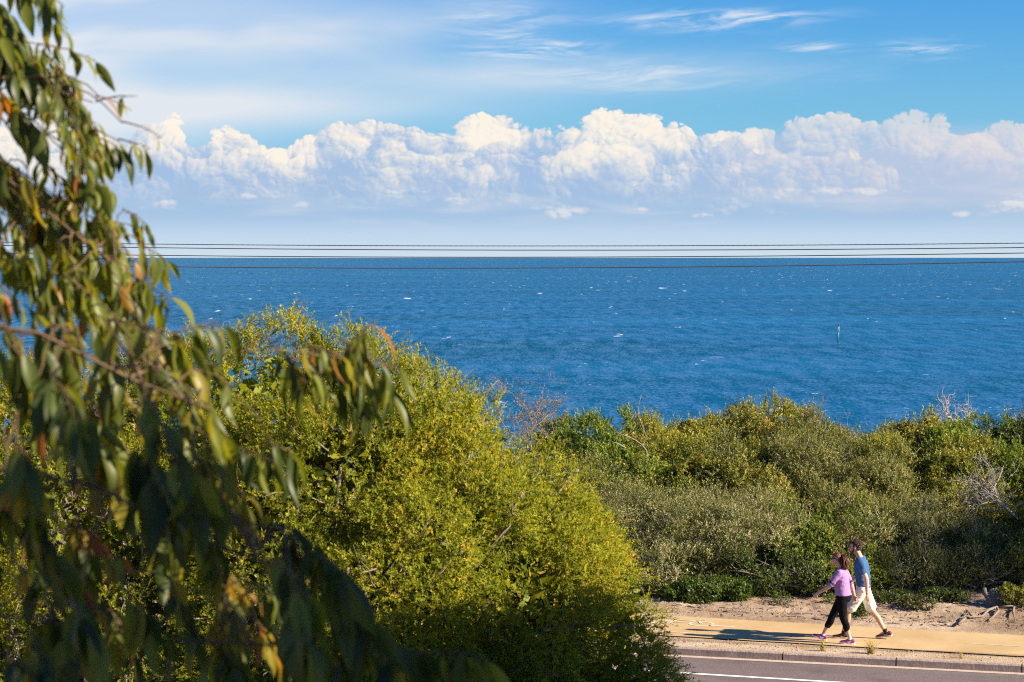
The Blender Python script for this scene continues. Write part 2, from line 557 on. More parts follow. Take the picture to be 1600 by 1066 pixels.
# ------------------------------------------------------------------ ground, road, path
KA = math.radians(-15.8)
K0 = np.array([5.70, 37.40])
KU = np.array([math.cos(KA), math.sin(KA)])         # along the kerb
KN = np.array([-KU[1], KU[0]])                      # towards the sea


def kerb_pt(s, t, z=0.0):
    q = K0 + KU * s + KN * t
    return Vector((q[0], q[1], z))


def ground_z(x, y):
    """terrain height: slope behind the road, level verge and dirt, then the cliff down to the sea"""
    t = (x - K0[0]) * KN[0] + (y - K0[1]) * KN[1]
    s = (x - K0[0]) * KU[0] + (y - K0[1]) * KU[1]
    if t < 0.08:
        if t > -9.5:
            return -0.30
        return -0.02 + min(1.0, max(0.0, (-t - 9.6) / 18.0)) ** 1.2 * 2.6
    if t < 3.6:
        return -0.03
    z = -0.03 + 0.30 * min(1.0, (t - 3.6) / 4.5) + 0.5 * min(1.0, max(0.0, (t - 8.0) / 6.0))
    if t > 26:
        k = min(1.0, (t - 26) / 14.0)
        z -= 15.5 * k * k * (3 - 2 * k)
    if t < 26:
        a = min(1.0, (t - 3.6) / 0.8)
        z += a * (0.06 * noise.noise((x * 0.8, y * 0.8, 1.0)) + 0.035 * noise.noise((x * 2.6, y * 2.6, 5.0)) + 0.018 * noise.noise((x * 8, y * 8, 3.0)))
    return z


def soil_mat():
    m, n, out = material('sandy_soil')
    geo = n.new('ShaderNodeNewGeometry')
    pos = geo.outputs['Position']
    big = n.noise(pos, 0.55, 4, 0.55)
    mid = n.noise(pos, 5.0, 5, 0.65)
    grit = n.noise(pos, 45.0, 3, 0.7)
    col = n.ramp(big, [(0.33, (0.21, 0.135, 0.085)), (0.5, (0.34, 0.24, 0.158)), (0.66, (0.50, 0.385, 0.275))])
    col = n.mix(n.m('MULTIPLY', n.ss(mid, 0.50, 0.70), 0.55), col, (0.27, 0.165, 0.11))
    vo = n.new('ShaderNodeTexVoronoi', feature='F1')
    n.l.new(pos, vo.inputs['Vector'])
    vo.inputs['Scale'].default_value = 9.0
    spot = n.m('SUBTRACT', 1.0, n.ss(vo.outputs['Distance'], 0.10, 0.24))
    spot = n.m('MULTIPLY', spot, n.ss(n.noise(pos, 1.3, 3, 0.6), 0.46, 0.60))
    col = n.mix(n.m('MULTIPLY', spot, 0.85), col, (0.055, 0.038, 0.028))
    col = n.mix(n.m('MULTIPLY', n.ss(grit, 0.56, 0.72), 0.5), col, (0.62, 0.52, 0.42))
    b = n.new('ShaderNodeBsdfPrincipled')
    n.put(b.inputs['Base Color'], col)
    b.inputs['Roughness'].default_value = 0.95
    b.inputs['Specular IOR Level'].default_value = 0.1
    hh = n.m('ADD', n.m('MULTIPLY', mid, 1.0), n.m('MULTIPLY', grit, 0.35))
    n.l.new(n.bump(hh, 0.9, 0.05), b.inputs['Normal'])
    n.l.new(b.outputs[0], out.inputs[0])
    return m


M['soil'] = soil_mat()
S_ = np.unique(np.concatenate([np.linspace(-300, -30, 20), np.linspace(-30, -6, 50), np.linspace(-6, 8, 150), np.linspace(8, 40, 50), np.linspace(40, 300, 20)]))
T_ = np.unique(np.concatenate([np.linspace(-90, -10, 30), [-9.6, -9.45, -5, -1, -0.25, 0.07, 0.09, 1.0, 2.0, 3.5], np.linspace(3.6, 9.5, 75), np.linspace(9.5, 26, 24), np.linspace(26, 44, 16), [80]]))
V = []
for t in T_:
    for s in S_:
        q = K0 + KU * s + KN * t
        V.append((q[0], q[1], ground_z(q[0], q[1])))
nS = len(S_)
jj, ii = np.meshgrid(np.arange(len(T_) - 1), np.arange(nS - 1), indexing='ij')
a0 = (jj * nS + ii).ravel()
Q = np.stack([a0, a0 + 1, a0 + nS + 1, a0 + nS], -1)
tag(link('ground', np_mesh('ground', V, 4, Q, smooth=True), M['soil']), kind='structure', label='sandy brown soil of the roadside and the low coastal bank')


def strip(name, A0, A1, B0, B1, z, mat, n=24, label=None, wob=0.0):
    """sheet between the line A0-A1 (near) and B0-B1 (far)"""
    V, Q = [], []
    for i in range(n + 1):
        f = i / n
        for k, (p, q) in enumerate(((A0, A1), (B0, B1))):
            c = Vector(p).lerp(Vector(q), f)
            off = wob * noise.noise((c.x * 1.7, c.y * 1.7, k * 5.0)) + wob * 0.6 * noise.noise((c.x * 6, c.y * 6, k * 5.0))
            V.append((c.x, c.y + off, z))
    for i in range(n):
        Q.append((2 * i, 2 * i + 2, 2 * i + 3, 2 * i + 1))
    o = link(name, np_mesh(name, V, 4, Q), mat)
    return tag(o, label, kind='structure')


def asphalt_mat():
    m, n, out = material('asphalt')
    geo = n.new('ShaderNodeNewGeometry')
    pos = geo.outputs['Position']
    rot = n.new('ShaderNodeVectorRotate', rotation_type='Z_AXIS')
    n.l.new(pos, rot.inputs['Vector'])
    rot.inputs['Angle'].default_value = -KA
    sp = n.new('ShaderNodeSeparateXYZ')
    n.l.new(rot.outputs[0], sp.inputs[0])
    grain = n.noise(pos, 70.0, 3, 0.75)
    wear = n.noise(n.xyz(n.m('MULTIPLY', sp.outputs[0], 0.12), n.m('MULTIPLY', sp.outputs[1], 1.6), 0.0), 1.0, 4, 0.6)
    blot = n.noise(pos, 1.1, 4, 0.6)
    col = n.ramp(wear, [(0.3, (0.125, 0.096, 0.092)), (0.7, (0.185, 0.145, 0.138))])
    col = n.mix(n.m('MULTIPLY', n.ss(grain, 0.52, 0.74), 0.75), col, (0.34, 0.27, 0.26))
    col = n.mix(n.m('MULTIPLY', n.ss(grain, 0.46, 0.30), 0.8), col, (0.03, 0.025, 0.025))
    col = n.mix(n.m('MULTIPLY', n.ss(blot, 0.5, 0.75), 0.35), col, (0.05, 0.04, 0.04))
    b = n.new('ShaderNodeBsdfPrincipled')
    n.put(b.inputs['Base Color'], col)
    b.inputs['Roughness'].default_value = 0.9
    b.inputs['Specular IOR Level'].default_value = 0.2
    n.l.new(n.bump(grain, 0.5, 0.012), b.inputs['Normal'])
    n.l.new(b.outputs[0], out.inputs[0])
    return m


def path_mat():
    m, n, out = material('golden_path')
    geo = n.new('ShaderNodeNewGeometry')
    pos = geo.outputs['Position']
    a = n.noise(pos, 0.7, 4, 0.6)
    g = n.noise(pos, 40.0, 3, 0.7)
    st = n.noise(pos, 4.0, 4, 0.6)
    col = n.ramp(a, [(0.32, (0.43, 0.290, 0.138)), (0.68, (0.53, 0.380, 0.200))])
    col = n.mix(n.m('MULTIPLY', n.ss(st, 0.52, 0.75), 0.4), col, (0.55, 0.40, 0.20))
    dr = n.noise(pos, 2.3, 5, 0.7, 0.4)
    col = n.mix(n.m('MULTIPLY', n.ss(dr, 0.56, 0.74), 0.6), col, (0.56, 0.45, 0.31))
    col = n.mix(n.m('MULTIPLY', n.ss(dr, 0.40, 0.28), 0.35), col, (0.24, 0.16, 0.07))
    col = n.mix(n.m('MULTIPLY', n.ss(g, 0.56, 0.75), 0.35), col, (0.26, 0.16, 0.06))
    b = n.new('ShaderNodeBsdfPrincipled')
    n.put(b.inputs['Base Color'], col)
    b.inputs['Roughness'].default_value = 0.9
    b.inputs['Specular IOR Level'].default_value = 0.15
    n.l.new(n.bump(g, 0.3, 0.006), b.inputs['Normal'])
    n.l.new(b.outputs[0], out.inputs[0])
    return m


def verge_mat():
    m, n, out = material('verge_sand')
    geo = n.new('ShaderNodeNewGeometry')
    pos = geo.outputs['Position']
    a = n.noise(pos, 1.6, 5, 0.65)
    g = n.noise(pos, 28.0, 4, 0.7)
    col = n.ramp(a, [(0.34, (0.36, 0.245, 0.14)), (0.52, (0.50, 0.37, 0.24)), (0.7, (0.58, 0.46, 0.33))])
    col = n.mix(n.m('MULTIPLY', n.ss(g, 0.57, 0.70), 0.7), col, (0.17, 0.11, 0.07))
    col = n.mix(n.m('MULTIPLY', n.ss(g, 0.44, 0.32), 0.5), col, (0.66, 0.56, 0.44))
    b = n.new('ShaderNodeBsdfPrincipled')
    n.put(b.inputs['Base Color'], col)
    b.inputs['Roughness'].default_value = 0.95
    b.inputs['Specular IOR Level'].default_value = 0.1
    n.l.new(n.bump(g, 0.9, 0.03), b.inputs['Normal'])
    n.l.new(b.outputs[0], out.inputs[0])
    return m


M['concrete'] = pbr('kerb_concrete', (0.38, 0.29, 0.235), 0.9, (25, 0.02), var=0.5, scale=9)
M['gutter'] = pbr('gutter_concrete', (0.46, 0.37, 0.30), 0.9, (25, 0.01), var=0.25, scale=7)
M['paint'] = pbr('road_paint', (0.78, 0.76, 0.72), 0.7, var=0.12, scale=12)
M['paint_worn'] = pbr('worn_paint', (0.60, 0.50, 0.34), 0.8, var=0.3, scale=14)


def line_through(p, q, far=70.0):
    p, q = Vector((*p, 0)), Vector((*q, 0))
    d = (q - p).normalized()
    return p - d * far, p + d * far


road = strip('road', kerb_pt(-90, -9.2), kerb_pt(90, -9.2), kerb_pt(-90, -0.17), kerb_pt(90, -0.17), -0.135, asphalt_mat(), 40, 'grey brown asphalt road along the kerb')
l0, l1 = line_through((2.75, 36.60), (5.46, 35.74))
ln = (l1 - l0).normalized()
lp = Vector((-ln.y, ln.x, 0))
tag(strip('road_marking', l0 - lp * 0.055, l1 - lp * 0.055, l0 + lp * 0.055, l1 + lp * 0.055, -0.131, M['paint'], 60), kind='structure', label='solid white edge line painted on the asphalt road')
strip('gutter', kerb_pt(-90, -0.17), kerb_pt(90, -0.17), kerb_pt(-90, 0.0), kerb_pt(90, 0.0), -0.130, M['gutter'], 60, 'narrow pale concrete gutter at the foot of the kerb')
# verge runs from the back of the kerb to the path edge
n0, n1 = line_through((3.48, 39.10), (8.95, 37.27), 40)
f0, f1 = line_through((2.54, 41.66), (9.44, 39.30), 40)
strip('verge', kerb_pt(-60, 0.15), kerb_pt(60, 0.15), kerb_pt(-60, 2.6), kerb_pt(60, 2.6), -0.004, verge_mat(), 60, 'pale sandy verge between the kerb and the yellow path')
path = strip('footpath', n0, n1, f0, f1, 0.018, path_mat(), 260, 'wide golden yellow footpath', wob=0.035)
# raised edge of the path, seen as a dark line from the road
bm = bmesh.new()
prev = None
for i in range(121):
    f = i / 120
    c = n0.lerp(n1, f)
    w_ = 0.035 * noise.noise((c.x * 1.7, c.y * 1.7, 0.0)) + 0.021 * noise.noise((c.x * 6, c.y * 6, 0.0))
    a = bm.verts.new((c.x, c.y + w_ - 0.003, -0.03))
    b = bm.verts.new((c.x, c.y + w_ - 0.003, 0.016))
    c2 = bm.verts.new((c.x, c.y + w_ + 0.05, 0.016))
    c3 = bm.verts.new((c.x, c.y + w_ + 0.05, -0.03))
    cur = (a, b, c2, c3)
    if prev:
        for k in range(4):
            bm.faces.new((prev[k], cur[k], cur[(k + 1) % 4], prev[(k + 1) % 4]))
    prev = cur
tag(bm_link('footpath_edge', bm, pbr('path_edge_timber', (0.05, 0.032, 0.018), 0.9, var=0.4, scale=5)), kind='structure', label='dark edging board along the road side of the path')

# kerb stones with open joints
bm = bmesh.new()
joints = [-60, -40, -28, -22, -17.6, -14, -10.4, -6.9, -3.4, -0.96, 1.02, 3.15, 4.6, 6.6, 8.6, 10.8, 14, 18, 24, 32, 45, 60]
rr = random.Random(4)
for a, b in zip(joints[:-1], joints[1:]):
    rise = rr.uniform(-0.006, 0.006)
    segs = max(2, int((b - a) / 0.25))
    prev = None
    for i in range(segs + 1):
        s = a + 0.012 + (b - a - 0.024) * i / segs
        ch = 0.008 * noise.noise((s * 5, 0, 0))
        prof = [(0.0 + ch * .6, -0.2), (0.004 + ch * .6, -0.02 + rise), (0.03 + ch, 0.006 + rise), (0.15, 0.008 + rise), (0.15, -0.2)]
        cur = [bm.verts.new(kerb_pt(s, t, z)) for t, z in prof]
        if prev:
            for k in range(5):
                bm.faces.new((prev[k], cur[k], cur[(k + 1) % 5], prev[(k + 1) % 5]))
        else:
            bm.faces.new(cur[::-1])
        prev = cur
    bm.faces.new(prev)
tag(bm_link('kerb', bm, M['concrete']), kind='structure', label='worn concrete kerb with open joints')

# markings on the path: worn bicycle emblem and dashes
def flat_quad(bm, cx, cy, ux, uy, L, W, z=0.0225):
    px_, py_ = -uy, ux
    vs = [bm.verts.new((cx + ux * a * L / 2 + px_ * b * W / 2, cy + uy * a * L / 2 + py_ * b * W / 2, z)) for a, b in ((-1, -1), (1, -1), (1, 1), (-1, 1))]
    bm.faces.new(vs)


PU = (f1 - f0).normalized()
PN = Vector((-PU.y, PU.x, 0))


def gp(px, py, z=0.02):
    d = (CAMZ - z) * F / (py - 401.0)
    return Vector(((px - 800) / F * d, d, z))


bm = bmesh.new()
c0 = gp(1566, 1008.5)
flat_quad(bm, c0.x, c0.y, PU.x, PU.y, 1.3, 0.05)
tag(bm_link('path_dash', bm, M['paint_worn']), kind='structure', label='short white centre dash painted on the yellow path')
bm = bmesh.new()
c1 = gp(1064, 973)
for k in (-1, 1):                                       # two wheels as rings
    cc = c1 + PU * (0.40 * k)
    pr = None
    for i in range(25):
        a = 2 * math.pi * i / 24
        o_ = cc + PU * (0.25 * math.cos(a)) + PN * (0.26 * math.sin(a))
        i_ = cc + PU * (0.19 * math.cos(a)) + PN * (0.19 * math.sin(a))
        cur = (bm.verts.new((o_.x, o_.y, 0.0225)), bm.verts.new((i_.x, i_.y, 0.0225)))
        if pr:
            bm.faces.new((pr[0], cur[0], cur[1], pr[1]))
        pr = cur
def bar(p, q, w=0.06):
    a = c1 + PU * p[0] * .83 + PN * p[1] * .6
    b = c1 + PU * q[0] * .83 + PN * q[1] * .6
    d = (b - a)
    m_ = (a + b) / 2
    flat_quad(bm, m_.x, m_.y, d.normalized().x, d.normalized().y, d.length, w, 0.0265)
for p, q in (((-.48, 0), (-.12, 0.02)), ((-.12, 0.02), (.34, .42)), ((-.2, .45), (.34, .42)), ((-.48, 0), (-.2, .45)), ((.48, 0), (.30, .60)), ((-.32, .52), (-.1, .52)), ((-.12, .02), (-.24, .52)), ((.30, .6), (.48, .62))):
    bar(p, q)
tag(bm_link('bicycle_marking', bm, M['paint_worn']), kind='structure', label='worn white bicycle emblem painted on the yellow path')
bm = bmesh.new()
c2 = gp(1098, 977)
flat_quad(bm, c2.x + .35, c2.y - .1, PU.x, PU.y, 0.5, 0.10)
c3 = gp(1040, 987)
flat_quad(bm, c3.x, c3.y, PU.x, PU.y, 1.1, 0.06)
tag(bm_link('path_marking', bm, M['paint_worn']), kind='structure', label='worn white centre dashes beside the bicycle emblem')


# ------------------------------------------------------------------ power cables and poles
def cable_fit(name, pys, t, rad, label, mat, wrap=False):
    """a cable along the kerb (offset t) sagging between two poles, through three sighted heights"""
    def at(px, py):
        k = (px - 800) / F
        # K0 + KU*s + KN*t  with x = k*y
        A = K0 + KN * t
        s = (k * A[1] - A[0]) / (KU[0] - k * KU[1])
        y = A[1] + KU[1] * s
        return s, CAMZ - (py - 401.0) / F * y
    sz = [at(p, q) for p, q in zip((150, 800, 1600), pys)]
    co = np.polyfit([a for a, _ in sz], [b for _, b in sz], 2)
    sv = np.linspace(POLE_S[0], POLE_S[1], 90)
    tb = Tubes(6)
    pts = [kerb_pt(s, t, np.polyval(co, s)) for s in sv]
    tb.add(pts, rad)
    if wrap:                               # a second strand wound round the first
        sw = np.linspace(POLE_S[0], POLE_S[1], 8000)
        tb.add([kerb_pt(s, t + 0.45 * rad * math.cos(s * 30), np.polyval(co, s) + 0.45 * rad * math.sin(s * 30)) for s in sw], rad * 0.75)
    o = tb.build(name, mat)
    tag(o, label, 'cable', 'overhead cables along the road')
    return [np.polyval(co, s) for s in POLE_S]


POLE_S = (-42.0, 40.0)
ends = []
for nm, pys, t, r, lab, mt, wr in (
        ('power_cable', (380.5, 384.5, 380.0), 0.55, 0.0072, 'topmost overhead cable, thick and twisted with a wound strand', M['cable_wrapped'], True),
        ('power_cable', (386.0, 391.0, 387.0), 0.45, 0.0088, 'second overhead cable from the top, smooth, against pale sky just above the horizon', M['cable'], False),
        ('power_cable', (398.0, 402.0, 395.5), 0.60, 0.0088, 'third overhead cable from the top, lying along the sea horizon', M['cable'], False),
        ('power_cable', (415.5, 419.0, 409.0), 0.50, 0.0090, 'lowest overhead cable, crossing in front of the blue sea', M['cable'], False)):
    ends.append((t, cable_fit(nm, pys, t, r, lab, mt, wr)))
M['timber'] = pbr('pole_timber', (0.19, 0.14, 0.10), 0.85, (18, 0.02), var=0.35, scale=4)
for k, s in enumerate(POLE_S):
    b = kerb_pt(s, 0.9, -0.05)
    pole = empty('power_pole', b, ('timber power pole carrying the overhead cables at the left end of the span', 'timber power pole carrying the overhead cables at the right end of the span')[k], 'power pole', 'power poles')
    tb = Tubes(12)
    tb.add([b + Vector((0, 0, z)) for z in (-0.3, 2, 5, 9.0)], [0.16, 0.15, 0.13, 0.11])
    tb.build('post', M['timber'], pole)
    for t, e in ends:
        tb = Tubes(8)
        p = kerb_pt(s, t, e[k])
        q = kerb_pt(s, 0.9, e[k])
        tb.add([p + Vector((0, 0, -0.04)), p + Vector((0, 0, 0.04))], [0.035, 0.035])
        tb.add([p, q], 0.02)
        tb.build('insulator_bracket', M['cable'], pole)

# ------------------------------------------------------------------ channel marker out at sea
bd = 20.0 * F / (535 - 401)
bp = Vector(((1309.5 - 800) / F * bd, bd, SEA_Z))
mk = empty('channel_marker', bp, 'slim green and white channel marker pole standing in the sea', 'sea marker')
u_ = bd / F


def drum(name, r0, r1, z0, z1, mat, x=0.0):
    tb = Tubes(16)
    tb.add([bp + Vector((x, 0, z0)), bp + Vector((x, 0, (z0 + z1) / 2)), bp + Vector((x, 0, z1))], [r0, (r0 + r1) / 2, r1])
    return tb.build(name, mat, mk)


drum('base', 0.22, 0.20, -1.0, 3.2 * u_, pbr('marker_base', (0.03, 0.025, 0.025), 0.8))
drum('shaft', 0.17, 0.15, 3.2 * u_, 16.5 * u_, pbr('marker_green', (0.02, 0.30, 0.22), 0.5, var=.1), 0.05)
drum('collar', 0.21, 0.21, 8.0 * u_, 8.5 * u_, pbr('marker_collar', (0.02, 0.20, 0.16), 0.6), 0.05)
drum('white_band', 0.14, 0.13, 16.5 * u_, 25 * u_, pbr('marker_white', (0.40, 0.41, 0.44), 0.6), 0.12)
drum('step', 0.13, 0.13, 15.5 * u_, 18.5 * u_, M['cable'], -0.16)
drum('topmark', 0.17, 0.02, 25 * u_, 31.5 * u_, M['cable'], 0.14)


# ------------------------------------------------------------------ shrubs
def leaf_quads(rng, pos, dirn, length, width, bend=0.25, face=None):
    """one folded diamond leaf per row"""
    n = len(pos)
    ref = rand_unit(rng, n) if face is None else face + rand_unit(rng, n) * 0.55
    side = unit(np.cross(dirn, ref))
    up = np.cross(side, dirn)
    L = length[:, None]
    W = width[:, None] * 0.5
    mid = pos + dirn * L * 0.45 + up * L * bend * 0.25
    tip = pos + dirn * L - up * L * bend * 0.15
    V = np.stack([pos, mid + side * W, tip, mid - side * W], 1).reshape(-1, 3)
    return V


def lump_noise(p, seed, sc):
    s = np.zeros(len(p))
    r = np.random.default_rng(seed)
    for k in range(7):
        f = r.normal(size=3) * sc * (1 + 0.35 * k)
        s += np.sin(p @ f + r.uniform(0, 6.28)) / (1 + 0.3 * k)
    return s / 2.2


CORE = []


def core_leaves(rng, C, R, spec):
    """coarse inner leaves that close the heart of a crown; spec = (count, length)"""
    if not spec:
        return None
    n, L = spec
    area = R[:, 0] * R[:, 2] + R[:, 0] * R[:, 1]
    li = rng.choice(len(C), n, p=area / area.sum())
    p = C[li] + rand_unit(rng, n) * R[li] * rng.uniform(0.45, 0.80, n)[:, None]
    return leaf_quads(rng, p, rand_unit(rng, n), L * rng.uniform(.6, 1.2, n), L * 0.5 * rng.uniform(.7, 1.2, n))


def foliage(rng, centre, lumps, n_spr, leaves, spr_len, leaf_len, leaf_w, seed, droop=0.0, face=None, inner=0.18, rough=0.16, tint_c=0.5, tint_s=0.2, gap=-0.75, nsc=2.0, upbias=0.35, spread=0.75, zmin=0.0, core=None, relief=0.24):
    """sprigs spread through the shell of a lumpy crown; returns vertices and tints"""
    C = np.array([l[0] for l in lumps], float) + np.array(centre)
    R = np.array([l[1] for l in lumps], float)
    area = (R[:, 0] * R[:, 1] + R[:, 0] * R[:, 2] + R[:, 1] * R[:, 2])
    k = int(n_spr * 14)
    li = rng.choice(len(lumps), k, p=area / area.sum())
    d = rand_unit(rng, k)
    if face is not None:                    # more sprigs on the sides the crown shows to the open
        keep = rng.random(k) < np.clip(0.40 + 0.75 * (d @ np.array(face)), 0.14, 1)
        li, d = li[keep], d[keep]
    k = len(li)
    depth = 1.0 - np.abs(rng.normal(size=k)) * rough - (rng.random(k) < inner) * rng.uniform(0.1, 0.45, k)
    p = C[li] + d * R[li] * depth[:, None]
    p += d * R[li] * (relief * lump_noise(p, seed + 1, nsc * 1.3))[:, None]
    # drop sprigs buried deep in another lump
    bur = np.zeros(k, bool)
    for c, r in zip(C, R):
        bur |= (((p - c) / r) ** 2).sum(1) < 0.50
    keep = ~bur | (rng.random(k) < 0.12)
    keep &= p[:, 2] > zmin
    nz = lump_noise(p, seed, nsc)
    keep &= nz + rng.normal(size=k) * 0.25 > gap
    CORE.append(core_leaves(rng, C, R, core))
    p, d, li, nz = p[keep][:n_spr], d[keep][:n_spr], li[keep][:n_spr], nz[keep][:n_spr]
    n = len(p)
    nrm = unit(d / R[li])
    ax = unit(nrm * 0.8 + np.array([0, 0, upbias - droop]) + rand_unit(rng, n) * 0.55)
    sl = spr_len * rng.uniform(0.5, 1.4, n)
    t = np.tile(np.linspace(0.05, 1.0, leaves), n)
    rep = lambda a: np.repeat(a, leaves, axis=0)
    A, B, SL = rep(ax), rep(p), rep(sl)
    m = n * leaves
    perp = unit(np.cross(A, rand_unit(rng, m)))
    ld = unit(A * rng.uniform(0.25, 1.0, m)[:, None] + perp * spread)
    pos = B + A * (SL * t)[:, None] + np.array([0, 0, -0.25]) * (SL * t * t)[:, None]
    L = leaf_len * rng.uniform(0.6, 1.3, m)
    W = leaf_w * rng.uniform(0.7, 1.25, m)
    V = leaf_quads(rng, pos, ld, L, W, face=unit(rep(nrm) + np.array([0, 0, 0.35])))
    tint = tint_c + tint_s * (rep(rng.normal(size=n)) * 0.55 + rng.normal(size=m) * 0.35 + rep(nz) * 0.45)
    return V, np.clip(tint, 0, 1), p, ax


def shrub_mesh(name, V, tint, mat, parent):
    me = np_mesh(name, V, 4, np.arange(len(V)), tint=tint)
    return link(name, me, mat, parent)


def grow_twigs(tb, rng, p, d, length, rad, depth, up=0.15, wig=0.28, fork=(2, 3), shrink=0.68, nseg=5):
    """branching bare twigs"""
    pts = [np.array(p, float)]
    dd = np.array(d, float)
    for i in range(nseg):
        dd = unit(dd + rng.normal(size=3) * wig + np.array([0, 0, up]) * 0.4)
        pts.append(pts[-1] + dd * length / nseg)
    tb.add(pts, np.linspace(rad, rad * 0.62, nseg + 1))
    if depth <= 0:
        return
    nb = rng.integers(fork[0], fork[1] + 1)
    for i in range(nb):
        f = rng.uniform(0.45, 1.0) if i else 1.0
        k = min(nseg, max(1, int(round(f * nseg))))
        nd = unit(dd + rng.normal(size=3) * 0.62 + np.array([0, 0, up]))
        grow_twigs(tb, rng, pts[k], nd, length * shrink * rng.uniform(0.7, 1.15), rad * 0.6, depth - 1, up, wig, fork, shrink, nseg)


def stems(rng, base, targets, r0, mat, parent, name='trunk', tb=None):
    tb = tb or Tubes(5)
    b = np.array(base, float)
    for q in targets:
        q = np.array(q, float)
        s = b + rng.normal(size=3) * np.array([0.12, 0.12, 0.0])
        m1 = s + (q - s) * 0.35 + rng.normal(size=3) * 0.10
        m2 = s + (q - s) * 0.7 + rng.normal(size=3) * 0.10
        tb.add([s - np.array([0, 0, .1]), m1, m2, q], [r0, r0 * 0.75, r0 * 0.5, r0 * 0.25])
    return tb.build(name, mat, parent)


LM = {}
LM['hedge'] = leaf_mat('hedge_leaf', gain=2.0, stops=[(0.0, (0.024, 0.037, 0.005)), (0.35, (0.086, 0.108, 0.008)), (0.62, (0.150, 0.158, 0.012)), (0.85, (0.245, 0.205, 0.018)), (1.0, (0.32, 0.19, 0.04))], transl=0.38, rough=0.55, spec=0.2)
LM['bright'] = leaf_mat('bright_leaf', [(0.0, (0.020, 0.042, 0.007)), (0.5, (0.092, 0.132, 0.014)), (0.85, (0.20, 0.225, 0.028)), (1.0, (0.22, 0.18, 0.05))], 0.32, 0.5, 0.25)
LM['yellow'] = leaf_mat('yellow_leaf', [(0.0, (0.034, 0.044, 0.008)), (0.5, (0.132, 0.146, 0.017)), (0.85, (0.26, 0.235, 0.034)), (1.0, (0.26, 0.17, 0.07))], 0.32, 0.45, 0.35)
LM['olive'] = leaf_mat('olive_leaf', [(0.0, (0.018, 0.023, 0.006)), (0.5, (0.084, 0.100, 0.018)), (0.85, (0.215, 0.210, 0.052)), (1.0, (0.27, 0.20, 0.12))], 0.25, 0.5, 0.35)
LM['grey'] = leaf_mat('grey_leaf', [(0.0, (0.019, 0.024, 0.008)), (0.5, (0.092, 0.104, 0.027)), (0.85, (0.245, 0.228, 0.082)), (1.0, (0.31, 0.27, 0.18))], 0.22, 0.5, 0.3)
LM['dark'] = leaf_mat('dark_and_shade_leaf', [(0.0, (0.010, 0.020, 0.005)), (0.5, (0.038, 0.055, 0.012)), (0.85, (0.08, 0.10, 0.02)), (1.0, (0.13, 0.12, 0.03))], 0.25, 0.5, 0.25)  # own dark leaf, also shade painted into front-row bush and groundcover colour
LM['glossy'] = leaf_mat('glossy_leaf', [(0.0, (0.015, 0.035, 0.006)), (0.5, (0.060, 0.105, 0.014)), (0.85, (0.13, 0.18, 0.02)), (1.0, (0.22, 0.20, 0.04))], 0.25, 0.45, 0.3, gain=1.1)
LM['brown'] = leaf_mat('brown_leaf', [(0.0, (0.055, 0.040, 0.022)), (0.5, (0.135, 0.105, 0.066)), (0.85, (0.20, 0.16, 0.11)), (1.0, (0.24, 0.16, 0.11))], 0.2, 0.7, 0.2)

# ---- the scrub on the bank: every shrub its own thing
# name, px, top py, depth, width px, kind, label
LM['painted_shade_green'] = leaf_mat('painted_shade_green_leaf', [(0.0, (0.016, 0.024, 0.007)), (0.5, (0.056, 0.064, 0.018)), (0.85, (0.12, 0.115, 0.036)), (1.0, (0.2, 0.15, 0.07))], 0.25, 0.5, 0.3)  # feathery leaf colour painted darker to imitate front-row shade
KINDS = {
    'bright': dict(mat='bright', leaves=9, spr=0.17, ll=0.058, lw=0.032, dens=0.92, up=.5, nsc=2.2),
    'yellow': dict(mat='yellow', leaves=9, spr=0.16, ll=0.052, lw=0.030, dens=0.95, up=.4, nsc=2.4),
    'olive': dict(mat='olive', leaves=11, spr=0.22, ll=0.040, lw=0.017, dens=1.0, up=.55, nsc=2.6),
    'grey': dict(mat='grey', leaves=12, spr=0.24, ll=0.038, lw=0.016, dens=1.0, up=.65, nsc=2.8),
    'dark': dict(mat='dark', leaves=9, spr=0.16, ll=0.050, lw=0.024, dens=1.0, up=.4, nsc=2.4),
    'feather': dict(mat='painted_shade_green', leaves=16, spr=0.36, ll=0.040, lw=0.011, dens=0.8, up=.75, nsc=2.6),
}
